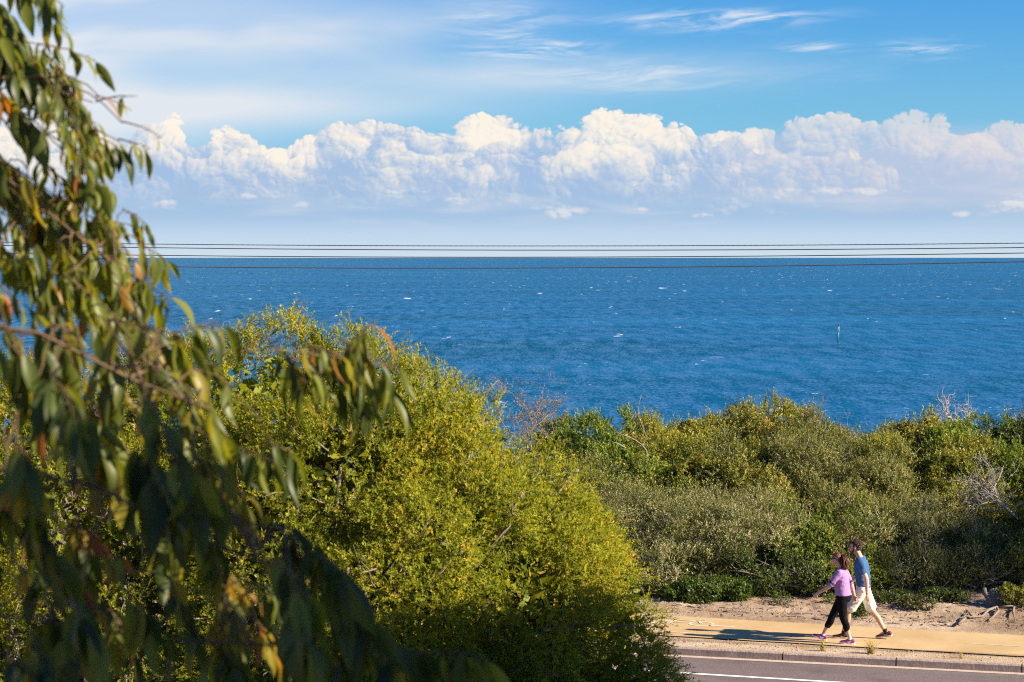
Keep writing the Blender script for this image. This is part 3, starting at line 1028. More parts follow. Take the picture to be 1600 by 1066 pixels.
SHRUBS = [
    (915, 655, 52, 150, 'bright', 'bright green rounded shrub at the left end of the scrub skyline'),
    (1010, 668, 53, 130, 'yellow', 'yellow green shrub under the thin upright bare stick'),
    (1075, 655, 55, 140, 'yellow', 'yellow green shrub left of the dark tuft on the scrub skyline'),
    (1152, 637, 57, 60, 'dark', 'small dark round tuft standing up on the scrub skyline'),
    (1200, 640, 55, 150, 'yellow', 'broad yellow green shrub right of the dark tuft on the skyline'),
    (1268, 650, 54, 130, 'olive', 'olive shrub on the skyline left of the dip where sea shows'),
    (1340, 684, 54, 120, 'olive', 'low olive shrub with spindly tips in the skyline dip'),
    (1440, 660, 56, 130, 'yellow', 'brownish yellow open crowned shrub just under the bare dead tree top'),
    (1520, 650, 55, 120, 'bright', 'deep green leafy shrub right of the dead tree top'),
    (1602, 640, 54, 110, 'dark', 'dark green tall shrub at the right edge of the skyline'),
    (900, 735, 49, 150, 'olive', 'olive shrub behind the large yellow bush and below the leftmost skyline shrub'),
    (985, 715, 50.5, 190, 'bright', 'green shrub in the middle of the scrub with a dark hollow beneath it'),
    (1105, 712, 50, 210, 'yellow', 'wide yellow green shrub in the middle tier left of centre'),
    (1225, 700, 50, 200, 'olive', 'olive shrub with pale twigs in the middle tier above the walkers'),
    (1340, 722, 49.5, 190, 'olive', 'olive green shrub in the middle tier below the skyline dip'),
    (1455, 712, 50, 180, 'yellow', 'yellow olive shrub in the middle tier left of the silver dead branches'),
    (1565, 705, 50, 170, 'bright', 'green shrub behind the silver dead branches'),
    (955, 790, 45.6, 190, 'grey', 'silvery grey green shrub beside the right flank of the large yellow bush'),
    (1075, 775, 45.6, 190, 'grey', 'tall silvery grey shrub above the low glossy groundcover'),
    (1180, 800, 45.2, 170, 'grey', 'grey olive shrub left of the bright green shrub behind the walkers'),
    (1283, 812, 45.2, 150, 'bright', 'bright green shrub directly behind the walking woman'),
    (1372, 785, 45.6, 170, 'olive', 'olive shrub behind the walking man reaching above his head'),
    (1455, 800, 45.6, 170, 'grey', 'pale olive shrub half lit above the shaded feathery bushes'),
    (1560, 800, 45.6, 170, 'yellow', 'yellow tinged shrub below the silver dead branches'),
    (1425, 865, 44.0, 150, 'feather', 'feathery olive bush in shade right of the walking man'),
    (1510, 862, 44.0, 130, 'feather', 'feathery bush with shade painted into its leaves left of the grey stump'),
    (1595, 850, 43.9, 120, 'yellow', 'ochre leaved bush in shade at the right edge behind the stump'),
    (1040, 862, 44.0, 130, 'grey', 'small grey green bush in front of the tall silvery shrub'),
    (1215, 872, 43.9, 130, 'dark', 'bush with deep shade painted into its leaf colour behind the bare dirt left of the walkers'),  # dark leaf colour stands in for shade
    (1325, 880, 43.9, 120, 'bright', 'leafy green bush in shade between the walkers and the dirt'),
]


def make_shrub(i, px, top, d, wpx, kind, label, name='coastal_shrub', cat='shrub', group='shrubs of the coastal scrub', dens=1.0, base=None, mat=None, extra=None):
    rng = np.random.default_rng(1000 + i)
    kd = KINDS[kind]
    c = P(px, top, d)
    gz = ground_z(c.x, c.y) if base is None else base
    H = c.z - gz
    W = wpx * 1.14 / F * d
    root = empty(name, (c.x, c.y, gz), label, cat, group)
    lumps = []
    nl = int(np.clip(4 + W * 2.2, 4, 10))
    for k in range(nl):
        fx = -0.42 + 0.84 * (k + 0.5) / nl + rng.uniform(-.06, .06)
        hz = H * (1.0 - 0.32 * abs(fx * 2) ** 2.2) * rng.uniform(0.76, 1.0)
        if k == nl // 2:
            hz = H
        r = W * rng.uniform(0.19, 0.27)
        rz = min(hz * 0.5, r * rng.uniform(0.9, 1.25))
        lumps.append(((fx * W, rng.uniform(-.25, .25) * W, hz - rz * 0.96), (r, r * 0.95, rz)))
    zz = H * 0.66
    while zz > 0.22:
        r = W * 0.27
        for sx in (-.3, .02, .32):
            lumps.append(((sx * W + rng.uniform(-.1, .1) * W, rng.uniform(0.12, .48) * W, zz * rng.uniform(.8, 1.1)), (r, r, min(r * .9, zz * .8))))
        zz -= max(0.45, W * 0.22)
    area = 2.2 * W * H + W * W
    n_spr = int(area * 300 * kd['dens'] * dens)
    mt = LM[mat or kd['mat']]
    V, t, p, ax = foliage(rng, (c.x, c.y, gz), lumps, n_spr, kd['leaves'], kd['spr'], kd['ll'] * d / 48, kd['lw'] * d / 48, 77 + i, face=(0.25, -0.72, 0.62), nsc=kd['nsc'], upbias=kd['up'], zmin=gz + 0.02,
                          tint_c=0.47 + rng.uniform(-.12, .12), tint_s=0.42, gap=-0.14, core=(int(area * 120), 0.10))
    # stray shoots that break the outline
    k = max(6, int(n_spr * 0.016))
    top_i = np.argsort(-(p[:, 2] + rng.normal(size=len(p)) * H * 0.12))[:k]
    sh = []
    tt = []
    for j in top_i:
        m = 14
        f = np.linspace(0.1, 1, m)[:, None]
        a = unit(ax[j] + np.array([0, 0, 0.7]))
        L = rng.uniform(0.14, 0.42)
        pos = p[j] + a * L * f + rng.normal(size=(m, 3)) * 0.008
        sh.append(leaf_quads(rng, pos, unit(a + rng.normal(size=(m, 3)) * 0.6), np.full(m, kd['ll'] * 0.95), np.full(m, kd['lw'])))
        tt.append(np.clip(rng.normal(0.6, 0.15, m), 0, 1))
    V = np.concatenate([V] + sh)
    t = np.concatenate([t] + tt)
    cv = CORE.pop()
    V = np.concatenate([V, cv])
    t = np.concatenate([t, np.clip(rng.normal(.4, .2, len(cv) // 4), 0, 1)])
    shrub_mesh('crown', V, t, mt, root)
    sel = p[rng.choice(len(p), min(len(p), 26), replace=False)]
    # fine bare twiglets showing between the leaves
    tb = Tubes(4)
    for j in rng.choice(len(p), min(len(p), int(34 * max(1, W * H / 4))), replace=False):
        q = p[j]
        a = unit(ax[j] + rng.normal(size=3) * 0.5)
        L = rng.uniform(0.15, 0.45)
        tb.add([q - a * 0.1, q + a * L * 0.5 + rng.normal(size=3) * 0.02, q + a * L + rng.normal(size=3) * 0.03], [0.007, 0.006, 0.003])
    stems(rng, (c.x, c.y, gz), sel, 0.028, M['twig_silver'] if kind in ('grey', 'olive', 'feather') else M['twig_brown'], root, 'trunk', tb)
    return root


for i, (px, top, d, wpx, kind, lab) in enumerate(SHRUBS):
    make_shrub(i, px, top, d, wpx, kind, lab)
# taller scrub just beyond the right edge of the view: it throws the shade over the right hand bushes
make_shrub(60, 2010, 520, 42.3, 230, 'olive', 'tall olive shrub beside the path beyond the right end of the bushes', dens=0.9)
make_shrub(63, 1795, 700, 43.5, 190, 'olive', 'olive shrub at the path side just beyond the ochre leaved bush', dens=1.2)
make_shrub(61, 1800, 640, 45, 190, 'olive', 'olive shrub next in line right of the ochre leaved bush')
make_shrub(62, 1760, 690, 50, 220, 'yellow', 'yellow green shrub right of the dark green skyline shrub')


# ---- low plants at the dirt edge
def low_plant(i, px, py, wpx, hpx, mat, name, label, cat, group=None, n=420, leaf=0.05):
    rng = np.random.default_rng(3000 + i)
    g = gp(px, py, 0.0)
    for _ in range(3):
        g = gp(px, py, ground_z(g.x, g.y))
    d = g.y
    W, H = wpx / F * d, hpx / F * d
    gz = ground_z(g.x, g.y)
    root = empty(name, (g.x, g.y, gz), label, cat, group)
    lumps = []
    k = max(2, int(W / 0.28))
    for a in range(k):
        fx = (a + 0.5) / k - 0.5
        h = H * (1 - abs(fx) * 0.9) * rng.uniform(0.75, 1.0)
        lumps.append(((fx * W, rng.uniform(-.12, .25), h * 0.5), (max(0.09, W / k * 0.75), 0.16 + 0.1 * W, h * 0.5)))
    V, t, p, ax = foliage(rng, (g.x, g.y, gz), lumps, n, 7, 0.10, leaf, leaf * 0.55, 500 + i, upbias=0.6, zmin=gz + 0.01, gap=-0.9, nsc=5, tint_c=0.5, tint_s=0.25)
    CORE.pop()
    shrub_mesh('crown', V, t, mat, root)
    stems(rng, (g.x, g.y, gz), p[rng.choice(len(p), 8)], 0.010, M['twig_brown'], root)
    return root


low_plant(0, 1105, 938, 125, 42, LM['glossy'], 'groundcover_plant', 'low glossy dark green groundcover spilling onto the pale dirt', 'groundcover', n=1700)
low_plant(1, 1222, 944, 16, 24, LM['glossy'], 'seedling', 'small green seedling alone on the bare dirt', 'plant', 'small weeds on the dirt', 60, 0.04)
low_plant(2, 1342, 963, 26, 26, LM['glossy'], 'weed', 'bushy bright weed on the dirt just behind the walkers', 'weed', 'small weeds on the dirt', 170, 0.045)
low_plant(3, 1300, 944, 20, 14, LM['glossy'], 'weed', 'small flat weed on the dirt below the woman\'s forward arm', 'weed', 'small weeds on the dirt', 70, 0.04)
low_plant(4, 1480, 938, 60, 18, LM['dark'], 'groundcover_plant', 'low green groundcover in shade between feathery bush and stump', 'groundcover', n=600)  # leaf colour painted dark to imitate the shade it lies in
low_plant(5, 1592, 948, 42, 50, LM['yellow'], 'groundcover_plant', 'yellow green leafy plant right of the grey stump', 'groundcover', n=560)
low_plant(6, 1390, 936, 60, 16, LM['dark'], 'groundcover_plant', 'groundcover with shade painted into its leaves at the foot of the feathery bush', 'groundcover', n=400)  # dark leaf colour imitates shade, as on the plant by the stump
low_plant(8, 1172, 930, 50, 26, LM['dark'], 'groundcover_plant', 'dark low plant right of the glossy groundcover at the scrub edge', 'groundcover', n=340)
low_plant(9, 1262, 926, 44, 24, LM['painted_shade_green'], 'groundcover_plant', 'dull green low plant at the scrub edge above the woman\'s hand', 'groundcover', n=300)
low_plant(10, 1432, 944, 40, 20, LM['painted_shade_green'], 'groundcover_plant', 'thin olive plant on the shaded dirt between the two groundcovers', 'groundcover', n=220)
low_plant(7, 1015, 934, 60, 34, LM['grey'], 'groundcover_plant', 'grey green low plant left of the glossy groundcover', 'groundcover', n=500)


def grass_tuft(i, px, py, hpx, wpx, label):
    rng = np.random.default_rng(4000 + i)
    g = gp(px, py, 0.0)
    H, W = hpx / F * g.y, wpx / F * g.y
    root = empty('grass_tuft', (g.x, g.y, 0.0), label, 'grass tuft', 'dry grass tufts on the verge')
    tb = Tubes(3)
    for _ in range(int(60 * W / 0.25) + 14):
        a = np.array([g.x, g.y, -0.03]) + rng.normal(size=3) * np.array([W * 0.16, W * 0.16, 0])
        ln_ = H * rng.uniform(0.35, 1.08)
        o = rng.normal(size=2) * W * 0.34
        tb.add([a, a + np.array([o[0] * .3, o[1] * .3, ln_ * .55]), a + np.array([o[0] * .75, o[1] * .75, ln_ * .88]), a + np.array([o[0] * 1.25, o[1] * 1.25, ln_])], [0.0045, 0.004, 0.003, 0.0012])
    tb.build('blades', M['straw'], root)


M['straw'] = pbr('dry_straw', (0.36, 0.26, 0.07), 0.8, var=0.35, scale=8)
grass_tuft(0, 1285, 1017, 20, 9, 'short yellow grass tuft on the verge below the woman')
grass_tuft(1, 1361, 1021, 26, 16, 'widest and tallest dry grass tuft on the verge')
grass_tuft(2, 1501, 1028, 12, 4, 'thin small straw tuft on the verge at the right')


# ---- dead wood
def dead_tree(i, px, top, d, wpx, label, mat, depth=4, name='dead_shrub', spread=0.5, n0=4, rad=0.03, leaves=None, base_drop=1.6, lean=(0, 0), group='bare dead shrubs in the scrub'):
    rng = np.random.default_rng(5000 + i)
    c = P(px, top, d)
    W = wpx / F * d
    gz = ground_z(c.x, c.y)
    root = empty(name, (c.x, c.y, gz), label, 'dead shrub', group)
    H = c.z - gz
    tb = Tubes(4)
    b0 = np.array([c.x - lean[0], c.y, gz - 0.1])
    z1 = max(0.5, H - base_drop)
    top_p = np.array([c.x, c.y, gz + z1])
    tb.add([b0, (b0 + top_p) / 2 + rng.normal(size=3) * 0.05, top_p], [rad * 1.5, rad * 1.3, rad * 1.1])
    for k in range(n0):
        f = (k + 0.5) / n0 - 0.5
        dd = unit(np.array([f * 2 * spread + lean[1], rng.uniform(-.4, .4), 1.0]))
        grow_twigs(tb, rng, top_p + np.array([f * W * 0.35, 0, rng.uniform(-.3, .1)]), dd, (H - z1) * 0.55 * rng.uniform(0.8, 1.1), rad * 0.8, depth, up=0.12, wig=0.30)
    tb.build('trunk', mat, root)
    if leaves:
        P_ = np.concatenate(tb.V)
        P_ = P_[P_[:, 2] > gz + z1 * 0.8]
        q = P_[rng.choice(len(P_), leaves)] + rng.normal(size=(leaves, 3)) * 0.03
        V = leaf_quads(rng, q, rand_unit(rng, leaves), np.full(leaves, 0.045), np.full(leaves, 0.02))
        shrub_mesh('crown', V, np.clip(rng.normal(.55, .2, leaves), 0, 1), LM['brown'], root)
    return root


dead_tree(0, 812, 588, 50, 90, 'brown bare twiggy shrub with seed heads rising right of the large yellow bush', M['twig_brown'], 5, n0=7, spread=0.62, rad=0.02, leaves=2600, base_drop=1.75)
dead_tree(1, 1500, 606, 57, 120, 'pale bare dead tree top above the skyline at the right', M['bark_pale'], 4, n0=6, spread=0.95, rad=0.030, base_drop=1.05)
dead_tree(2, 1262, 615, 55.5, 60, 'thin bare twigs above the skyline left of the dip', M['twig_brown'], 3, n0=4, spread=0.7, rad=0.014, base_drop=0.85)
dead_tree(3, 1318, 640, 54.5, 50, 'bare twigs leaning over the skyline dip', M['twig_silver'], 3, n0=3, spread=0.8, rad=0.012, base_drop=0.75)
dead_tree(4, 1182, 618, 57.2, 50, 'tangle of bare twigs beside the dark tuft on the skyline', M['twig_brown'], 4, n0=5, spread=0.9, rad=0.012, base_drop=0.6)
dead_tree(5, 866, 640, 51, 50, 'small sparse bare shrub between the brown twiggy shrub and the green one', M['twig_brown'], 4, n0=4, spread=0.9, rad=0.014, leaves=160, base_drop=0.9)
dead_tree(6, 1597, 618, 55.5, 50, 'bare brown twigs at the right edge of the skyline', M['twig_brown'], 3, n0=4, spread=0.6, rad=0.014, base_drop=0.9)
dead_tree(7, 700, 566, 30, 90, 'pale bare twigs poking over the flank of the large yellow bush', M['twig_brown'], 4, n0=6, spread=0.9, rad=0.010, base_drop=0.7)

# the single upright bare stick and its low pale branch
rng = np.random.default_rng(8)
c = P(1000, 668, 52.2)
st = empty('bare_stick', (c.x, c.y, ground_z(c.x, c.y)), 'single thin crooked bare stick standing up from the scrub skyline', 'dead branch')
tb = Tubes(5)
tb.add([(c.x - .1, c.y, ground_z(c.x, c.y))] + [tuple(P(a, b, 52.2)) for a, b in ((1012, 690), (1003, 664), (996, 648), (998, 632), (1002, 617))], [0.02, 0.018, 0.016, 0.012, 0.009, 0.005])
tb.add([tuple(P(a, b, 52.2)) for a, b in ((998, 652), (993, 648), (991, 640))], [0.012, 0.009, 0.005])
tb.build('trunk', M['twig_brown'], st)
lb = empty('fallen_branch', P(985, 692, 51.0), 'pale dead branch lying across the green shrub left of the upright stick', 'dead branch')
tb = Tubes(5)
tb.add([tuple(P(a, b, 49.4)) for a, b in ((958, 674), (975, 680), (990, 686), (1003, 695))], [0.005, 0.008, 0.010, 0.008])
tb.add([tuple(P(a, b, 49.3)) for a, b in ((953, 690), (965, 693), (978, 700))], [0.010, 0.014, 0.010])
tb.add([tuple(P(a, b, 49.3)) for a, b in ((1003, 695), (1010, 704), (1012, 716))], [0.012, 0.012, 0.010])
tb.build('trunk', M['twig_silver'], lb)
c = P(1570, 790, 45.4)
sb = empty('fallen_branch', (c.x, c.y, c.z), 'silver bleached dead branch with many bare forks lying against the right hand bushes', 'dead branch')
tb = Tubes(6)
D_ = 45.5
tb.add([tuple(P(a, b, D_ + dd)) for a, b, dd in ((1590, 812, -.1), (1573, 795, -.25), (1560, 783, -.3), (1545, 776, -.2), (1535, 768, 0))], [0.030, 0.036, 0.032, 0.024, 0.014])
tb.add([tuple(P(a, b, D_ + dd)) for a, b, dd in ((1560, 783, -.3), (1553, 762, -.2), (1562, 745, 0), (1568, 728, .1))], [0.022, 0.017, 0.012, 0.006])
tb.add([tuple(P(a, b, D_ - .2)) for a, b in ((1585, 792), (1600, 785), (1612, 782))], [0.02, 0.018, 0.014])
for k in range(22):
    a = rng.choice(5)
    p0 = np.array(P((1573, 1560, 1545, 1535, 1553)[a], (795, 783, 776, 768, 762)[a], D_ - .25))
    grow_twigs(tb, rng, p0, unit(np.array([rng.uniform(-1.4, .6), rng.uniform(-.5, .2), rng.uniform(-.6, 1.0)])), rng.uniform(.28, .62), 0.010, 3, up=0.05, wig=0.34)
tb.build('trunk', M['twig_silver'], sb)
# stump and roots on the dirt bank
M['stump'] = pbr('stump_wood', (0.13, 0.112, 0.105), 0.9, (24, 0.03), var=0.5, scale=10)
g = gp(1556, 948, 0.15)
for _ in range(4):
    g = gp(1556, 946, ground_z(g.x, g.y))
sm = empty('tree_stump', (g.x, g.y, ground_z(g.x, g.y)), 'weathered grey tree stump at the edge of the dirt at the right', 'tree stump')
tb = Tubes(9)
q0 = np.array([g.x, g.y, ground_z(g.x, g.y)])
for k in range(9):
    a = rng.uniform(-.12, .12)
    x = (k - 4) * 0.035
    h = rng.uniform(0.26, 0.36)
    tb.add([q0 + np.array([x * 1.3 + .04, rng.uniform(-.08, .08) - .05, -.12]), q0 + np.array([x * .95, -.02, h * .35]), q0 + np.array([x + a * .5 - .05, .03, h * .75]), q0 + np.array([x * .8 + a * .5 - .08, .05, h])], [0.062, 0.056, 0.052, 0.040])
tb.build('trunk', M['stump'], sm)
tb = Tubes(6)
for path_px in (((1558, 950), (1545, 956), (1535, 962), (1520, 966), (1508, 967), (1498, 972)), ((1558, 952), (1560, 958), (1552, 962), (1545, 972)), ((1562, 950), (1580, 950), (1590, 948)), ((1584, 950), (1583, 962), (1586, 970)),
                ((1520, 966), (1512, 958), (1505, 962)), ((1508, 968), (1497, 978), (1492, 976))):
    pts = []
    for m_, (a, b) in enumerate(path_px):
        e = gp(a, b, 0.10)
        for _ in range(3):
            e = gp(a, b, ground_z(e.x, e.y) + .03)
        pts.append((e.x, e.y, ground_z(e.x, e.y) + 0.045 + 0.03 * math.sin(m_ * 2.1)))
    n_ = len(pts)
    tb.add(pts, np.linspace(0.030, 0.012, n_))
tb.build('roots', M['bark_grey'], sm)
# sticks and bark litter scattered on the dirt
tb = Tubes(4)
for k in range(1100):
    s, t = rng.uniform(-6, 8), 3.7 + abs(rng.normal()) * 1.9
    q = kerb_pt(s, t)
    z = ground_z(q.x, q.y)
    a = rng.uniform(0, 6.28)
    L = rng.uniform(0.03, 0.14) * (2.0 if rng.random() < 0.06 else 1)
    dx = Vector((math.cos(a) * L, math.sin(a) * L, rng.uniform(-.01, .02)))
    tb.add([q + Vector((0, 0, z + .004)) - dx, q + Vector((rng.normal() * .01, rng.normal() * .01, z + .012)), q + Vector((0, 0, z + .004)) + dx], rng.uniform(0.004, 0.010))
tag(tb.build('leaf_litter', M['twig_brown']), 'dry sticks and bark litter scattered over the dirt', kind='stuff')
bm = bmesh.new()
for k in range(1500):
    if rng.random() < .35:
        s, t, z = rng.uniform(-6, 8), rng.uniform(0.2, 1.25), -0.002
        q = kerb_pt(s, t)
    else:
        s, t = rng.uniform(-6, 8), 3.75 + abs(rng.normal()) * 1.8
        q = kerb_pt(s, t)
        z = ground_z(q.x, q.y)
    r = rng.uniform(0.006, 0.02)
    o = bmesh.ops.create_icosphere(bm, subdivisions=1, radius=r)
    sx = Vector(rng.uniform(.7, 1.4, 3))
    for v in o['verts']:
        v.co = Vector((v.co.x * sx.x, v.co.y * sx.y, v.co.z * sx.z * .7)) + Vector((q.x, q.y, z + r * .2))
tag(bm_link('gravel', bm, pbr('gravel_stone', (0.34, 0.26, 0.20), 0.9, var=0.6, scale=3)), 'small stones scattered over the dirt and the verge', kind='stuff')

# ------------------------------------------------------------------ the large yellow green bush on the near side of the road
def big_bush(seed, centre, lumps, n_spr, label, face, n_stem, wild, tall):
    rng = np.random.default_rng(seed)
    cx, cy = centre
    gz = ground_z(cx, cy)
    root = empty('coastal_tea_tree', (cx, cy, gz), label, 'bush', 'large bushes on the near side of the road')
    V, t, p, ax = foliage(rng, (cx, cy, gz), lumps, n_spr, 20, 0.20, 0.029, 0.0108, seed, face=face, inner=0.16, rough=0.11, tint_c=0.51, tint_s=0.25, gap=-0.30, nsc=2.4, upbias=0.30, spread=0.62, relief=0.21, zmin=gz + 0.2, core=(n_spr, 0.13))
    # feathery outer shoots
    k = wild
    j = rng.choice(len(p), k)
    m = 22
    f = np.tile(np.linspace(0.05, 1, m), k)[:, None]
    a = unit(ax[j] + np.array([0, 0, 0.35]) + rng.normal(size=(k, 3)) * 0.3)
    L = rng.uniform(0.10, 0.26, k)
    for q in tall:
        dist = np.linalg.norm(p - np.array(q), axis=1)
        sel = np.argsort(dist)[:10]
        j = np.concatenate([j, sel])
        a = np.concatenate([a, unit(np.array([0, 0, 1.0]) + rng.normal(size=(10, 3)) * 0.28)])
        L = np.concatenate([L, rng.uniform(0.10, 0.24, 10)])
    k = len(j)
    f = np.tile(np.linspace(0.05, 1, m), k)[:, None]
    rep = lambda b: np.repeat(b, m, axis=0)
    pos = rep(p[j]) + rep(a) * rep(L)[:, None] * f + rng.normal(size=(k * m, 3)) * 0.006
    ld = unit(rep(a) * 0.7 + rand_unit(rng, k * m) * 0.75)
    V2 = leaf_quads(rng, pos, ld, np.full(k * m, 0.034) * rng.uniform(.7, 1.2, k * m), np.full(k * m, 0.0125))
    t2 = np.clip(0.60 + rep(rng.normal(size=k)) * 0.14 + f[:, 0] * 0.12 + rng.normal(size=k * m) * 0.06, 0, 1)
    cv = CORE.pop()
    shrub_mesh('crown', np.concatenate([V, V2, cv]), np.concatenate([t, t2, np.clip(rng.normal(.4, .2, len(cv) // 4), 0, 1)]), LM['hedge'], root)
    tb = Tubes(4)                      # dead wood and pinkish twigs inside the outer shell
    for q in rng.choice(len(p), 420, replace=False):
        b = unit(ax[q] + rng.normal(size=3) * 0.8)
        Lq = rng.uniform(0.10, 0.34)
        w_ = rng.normal(size=3) * 0.02
        tb.add([p[q] - b * Lq * .4, p[q] + w_, p[q] + b * Lq * .5, p[q] + b * Lq * .9 + rng.normal(size=3) * .03], [0.009, 0.008, 0.006, 0.003])
    stems(rng, (cx, cy, gz), p[rng.choice(len(p), n_stem)], 0.06, M['bark_grey'], root, 'trunk', tb)
    print(label, len(p))
    return root


BD = 19.5
def bl(px, py, r, dy=0.0, rz=None):
    """a lump of the near bush: centre as seen, radius in metres"""
    q = P(px, py, BD + dy)
    r *= 0.93
    return q, (r, r * 1.05, rz or r)


bush_c = (-1.9, BD + 0.6)
gz_ = ground_z(*bush_c)
raw = [bl(420, 660, 0.95, 0.3), bl(300, 650, 0.85, 0.6), bl(545, 645, 0.80, 0.1), bl(640, 675, 0.72, 0.0), bl(520, 760, 1.05, -.4), bl(720, 730, 0.72, 0.0), bl(690, 830, 0.98, -.35), bl(800, 810, 0.74, 0.0),
       bl(860, 880, 0.72, -.05), bl(905, 900, 0.58, 0.1), bl(960, 925, 0.30, 0.0), bl(800, 960, 0.95, -.5), bl(930, 1010, 0.68, 0.0), bl(985, 1075, 0.46, 0.1), bl(900, 1120, 0.8, -.1), bl(620, 930, 1.1, -.7), bl(420, 860, 1.15, -.5),
       bl(720, 1090, 1.1, -.6), bl(480, 1060, 1.2, -.7), bl(300, 800, 1.0, 0.1), bl(640, 1250, 1.3, -.3), bl(850, 1290, 1.1, 0), bl(420, 1270, 1.2, 0), bl(520, 760, 1.2, 1.2), bl(700, 900, 1.2, 1.0), bl(840, 1050, 1.0, 0.9), bl(380, 1000, 1.2, 0.8)]
lumps = [((q.x - bush_c[0], q.y - bush_c[1], q.z - gz_ - .07), r) for q, r in raw]
tall = [P(410, 500, BD), P(440, 510, BD), P(470, 525, BD), P(640, 565, BD), P(655, 560, BD), P(590, 540, BD), P(745, 615, BD), P(500, 525, BD), P(540, 525, BD), P(360, 530, BD), P(985, 870, BD), P(1005, 885, BD), P(940, 810, BD)]
big_bush(21, bush_c, lumps, 30000, 'large rounded yellow green bush filling the middle foreground', (0.30, -0.80, 0.42), 46, 800, [tuple(q) for q in tall])
bush2 = (-4.2, BD + 0.3)
gz2 = ground_z(*bush2)
raw = [bl(60, 700, 0.75, 0), bl(160, 690, 0.7, .3), bl(230, 700, 0.6, .5), bl(-60, 700, 0.9, .2), bl(100, 830, 1.0, -.3), bl(-80, 900, 1.2, -.2), bl(220, 850, 1.0, .2), bl(150, 1010, 1.2, -.5), bl(20, 1150, 1.3, -.3), bl(240, 1200, 1.2, 0)]
lumps = [((q.x - bush2[0], q.y - bush2[1], q.z - gz2), r) for q, r in raw]
big_bush(22, bush2, lumps, 9000, 'yellow bush at the far left showing through gaps in the gum leaves', (0.30, -0.80, 0.42), 24, 500, [tuple(P(a, 595, BD)) for a in (20, 70, 110)])
# grey spiky shrub behind the gum leaves
make_shrub(70, 190, 545, 34, 130, 'grey', 'grey twiggy shrub with spiky seed heads behind the gum leaves at the left', name='coastal_shrub', group='shrubs behind the gum tree', dens=0.7, mat='brown')
make_shrub(71, 30, 575, 34, 120, 'grey', 'brownish spiky shrub at the left edge behind the gum leaves', name='coastal_shrub', group='shrubs behind the gum tree', dens=0.7, mat='brown')
dead_tree(9, 150, 520, 33.5, 80, 'pale bare twigs rising beside the spiky shrub behind the gum leaves', M['twig_silver'], 4, n0=6, spread=0.8, rad=0.012, base_drop=1.1)
dead_tree(10, 372, 490, 21.0, 60, 'pale bare twigs sticking up from the top of the large yellow bush', M['twig_silver'], 3, n0=4, spread=0.8, rad=0.006, base_drop=0.5)


# ------------------------------------------------------------------ the gum tree in the foreground
def gum_leaf_mat():
    m, n, out = material('gum_leaf')
    at = n.new('ShaderNodeAttribute', attribute_name='tint')
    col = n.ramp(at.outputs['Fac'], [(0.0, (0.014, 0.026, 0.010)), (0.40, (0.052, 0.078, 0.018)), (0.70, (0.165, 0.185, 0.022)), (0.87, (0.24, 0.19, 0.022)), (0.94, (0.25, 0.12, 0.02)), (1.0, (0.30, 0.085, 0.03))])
    ob = n.new('ShaderNodeTexCoord')
    col = n.mix(n.m('MULTIPLY', n.ss(n.noise(ob.outputs['Object'], 45, 3, 0.6), 0.58, 0.75), 0.5), col, (0.16, 0.075, 0.02))
    b = n.new('ShaderNodeBsdfPrincipled')
    n.put(b.inputs['Base Color'], col)
    b.inputs['Roughness'].default_value = 0.42
    b.inputs['Specular IOR Level'].default_value = 0.32
    t = n.new('ShaderNodeBsdfTranslucent')
    n.put(t.inputs[0], n.mix(1.0, col, (2.6, 2.3, 0.7), 'MULTIPLY'))
    mx = n.new('ShaderNodeMixShader')
    mx.inputs[0].default_value = 0.38
    n.l.new(b.outputs[0], mx.inputs[1])
    n.l.new(t.outputs[0], mx.inputs[2])
    n.l.new(mx.outputs[0], out.inputs[0])
    return m


LM['gum'] = gum_leaf_mat()
M['twig_gum'] = pbr('gum_twig', (0.12, 0.07, 0.03), 0.6, var=0.4, scale=25)
GUM = empty('gum_tree', (-3.1, 5.4, ground_z(-3.1, 5.4)), 'gum tree with long drooping leaves and reddish twigs filling the left foreground', 'tree')
rng = np.random.default_rng(77)
gumV, gumT, gumN = [], [], 0
gumF = []


def gum_leaf(base, hang, side, L, W, tint, curl):
    """a sickle shaped leaf hanging from its stalk: 8 rows, folded along the midrib"""
    global gumN
    rows = 8
    f = np.linspace(0, 1, rows)
    wid = W * np.sin(np.pi * np.clip(f, 0.02, 0.985) ** 0.72) ** 0.85
    nrm = np.cross(hang, side)
    ctr = base + np.outer(f * L, hang) + np.outer(curl * L * f * f, side) + np.outer(0.10 * L * np.sin(f * 3.0), nrm)
    fold = 0.22 * wid
    l = ctr + np.outer(-wid * 0.5, side) + np.outer(fold, nrm)
    r = ctr + np.outer(wid * 0.5, side) + np.outer(fold, nrm)
    V = np.stack([l, ctr, r], 1).reshape(-1, 3)
    gumV.append(V)
    for k in range(rows - 1):
        a = gumN + k * 3
        gumF.append((a, a + 1, a + 4, a + 3))
        gumF.append((a + 1, a + 2, a + 5, a + 4))
        gumT.append(tint)
        gumT.append(tint)
    gumN += rows * 3


gum_tw = Tubes(5)


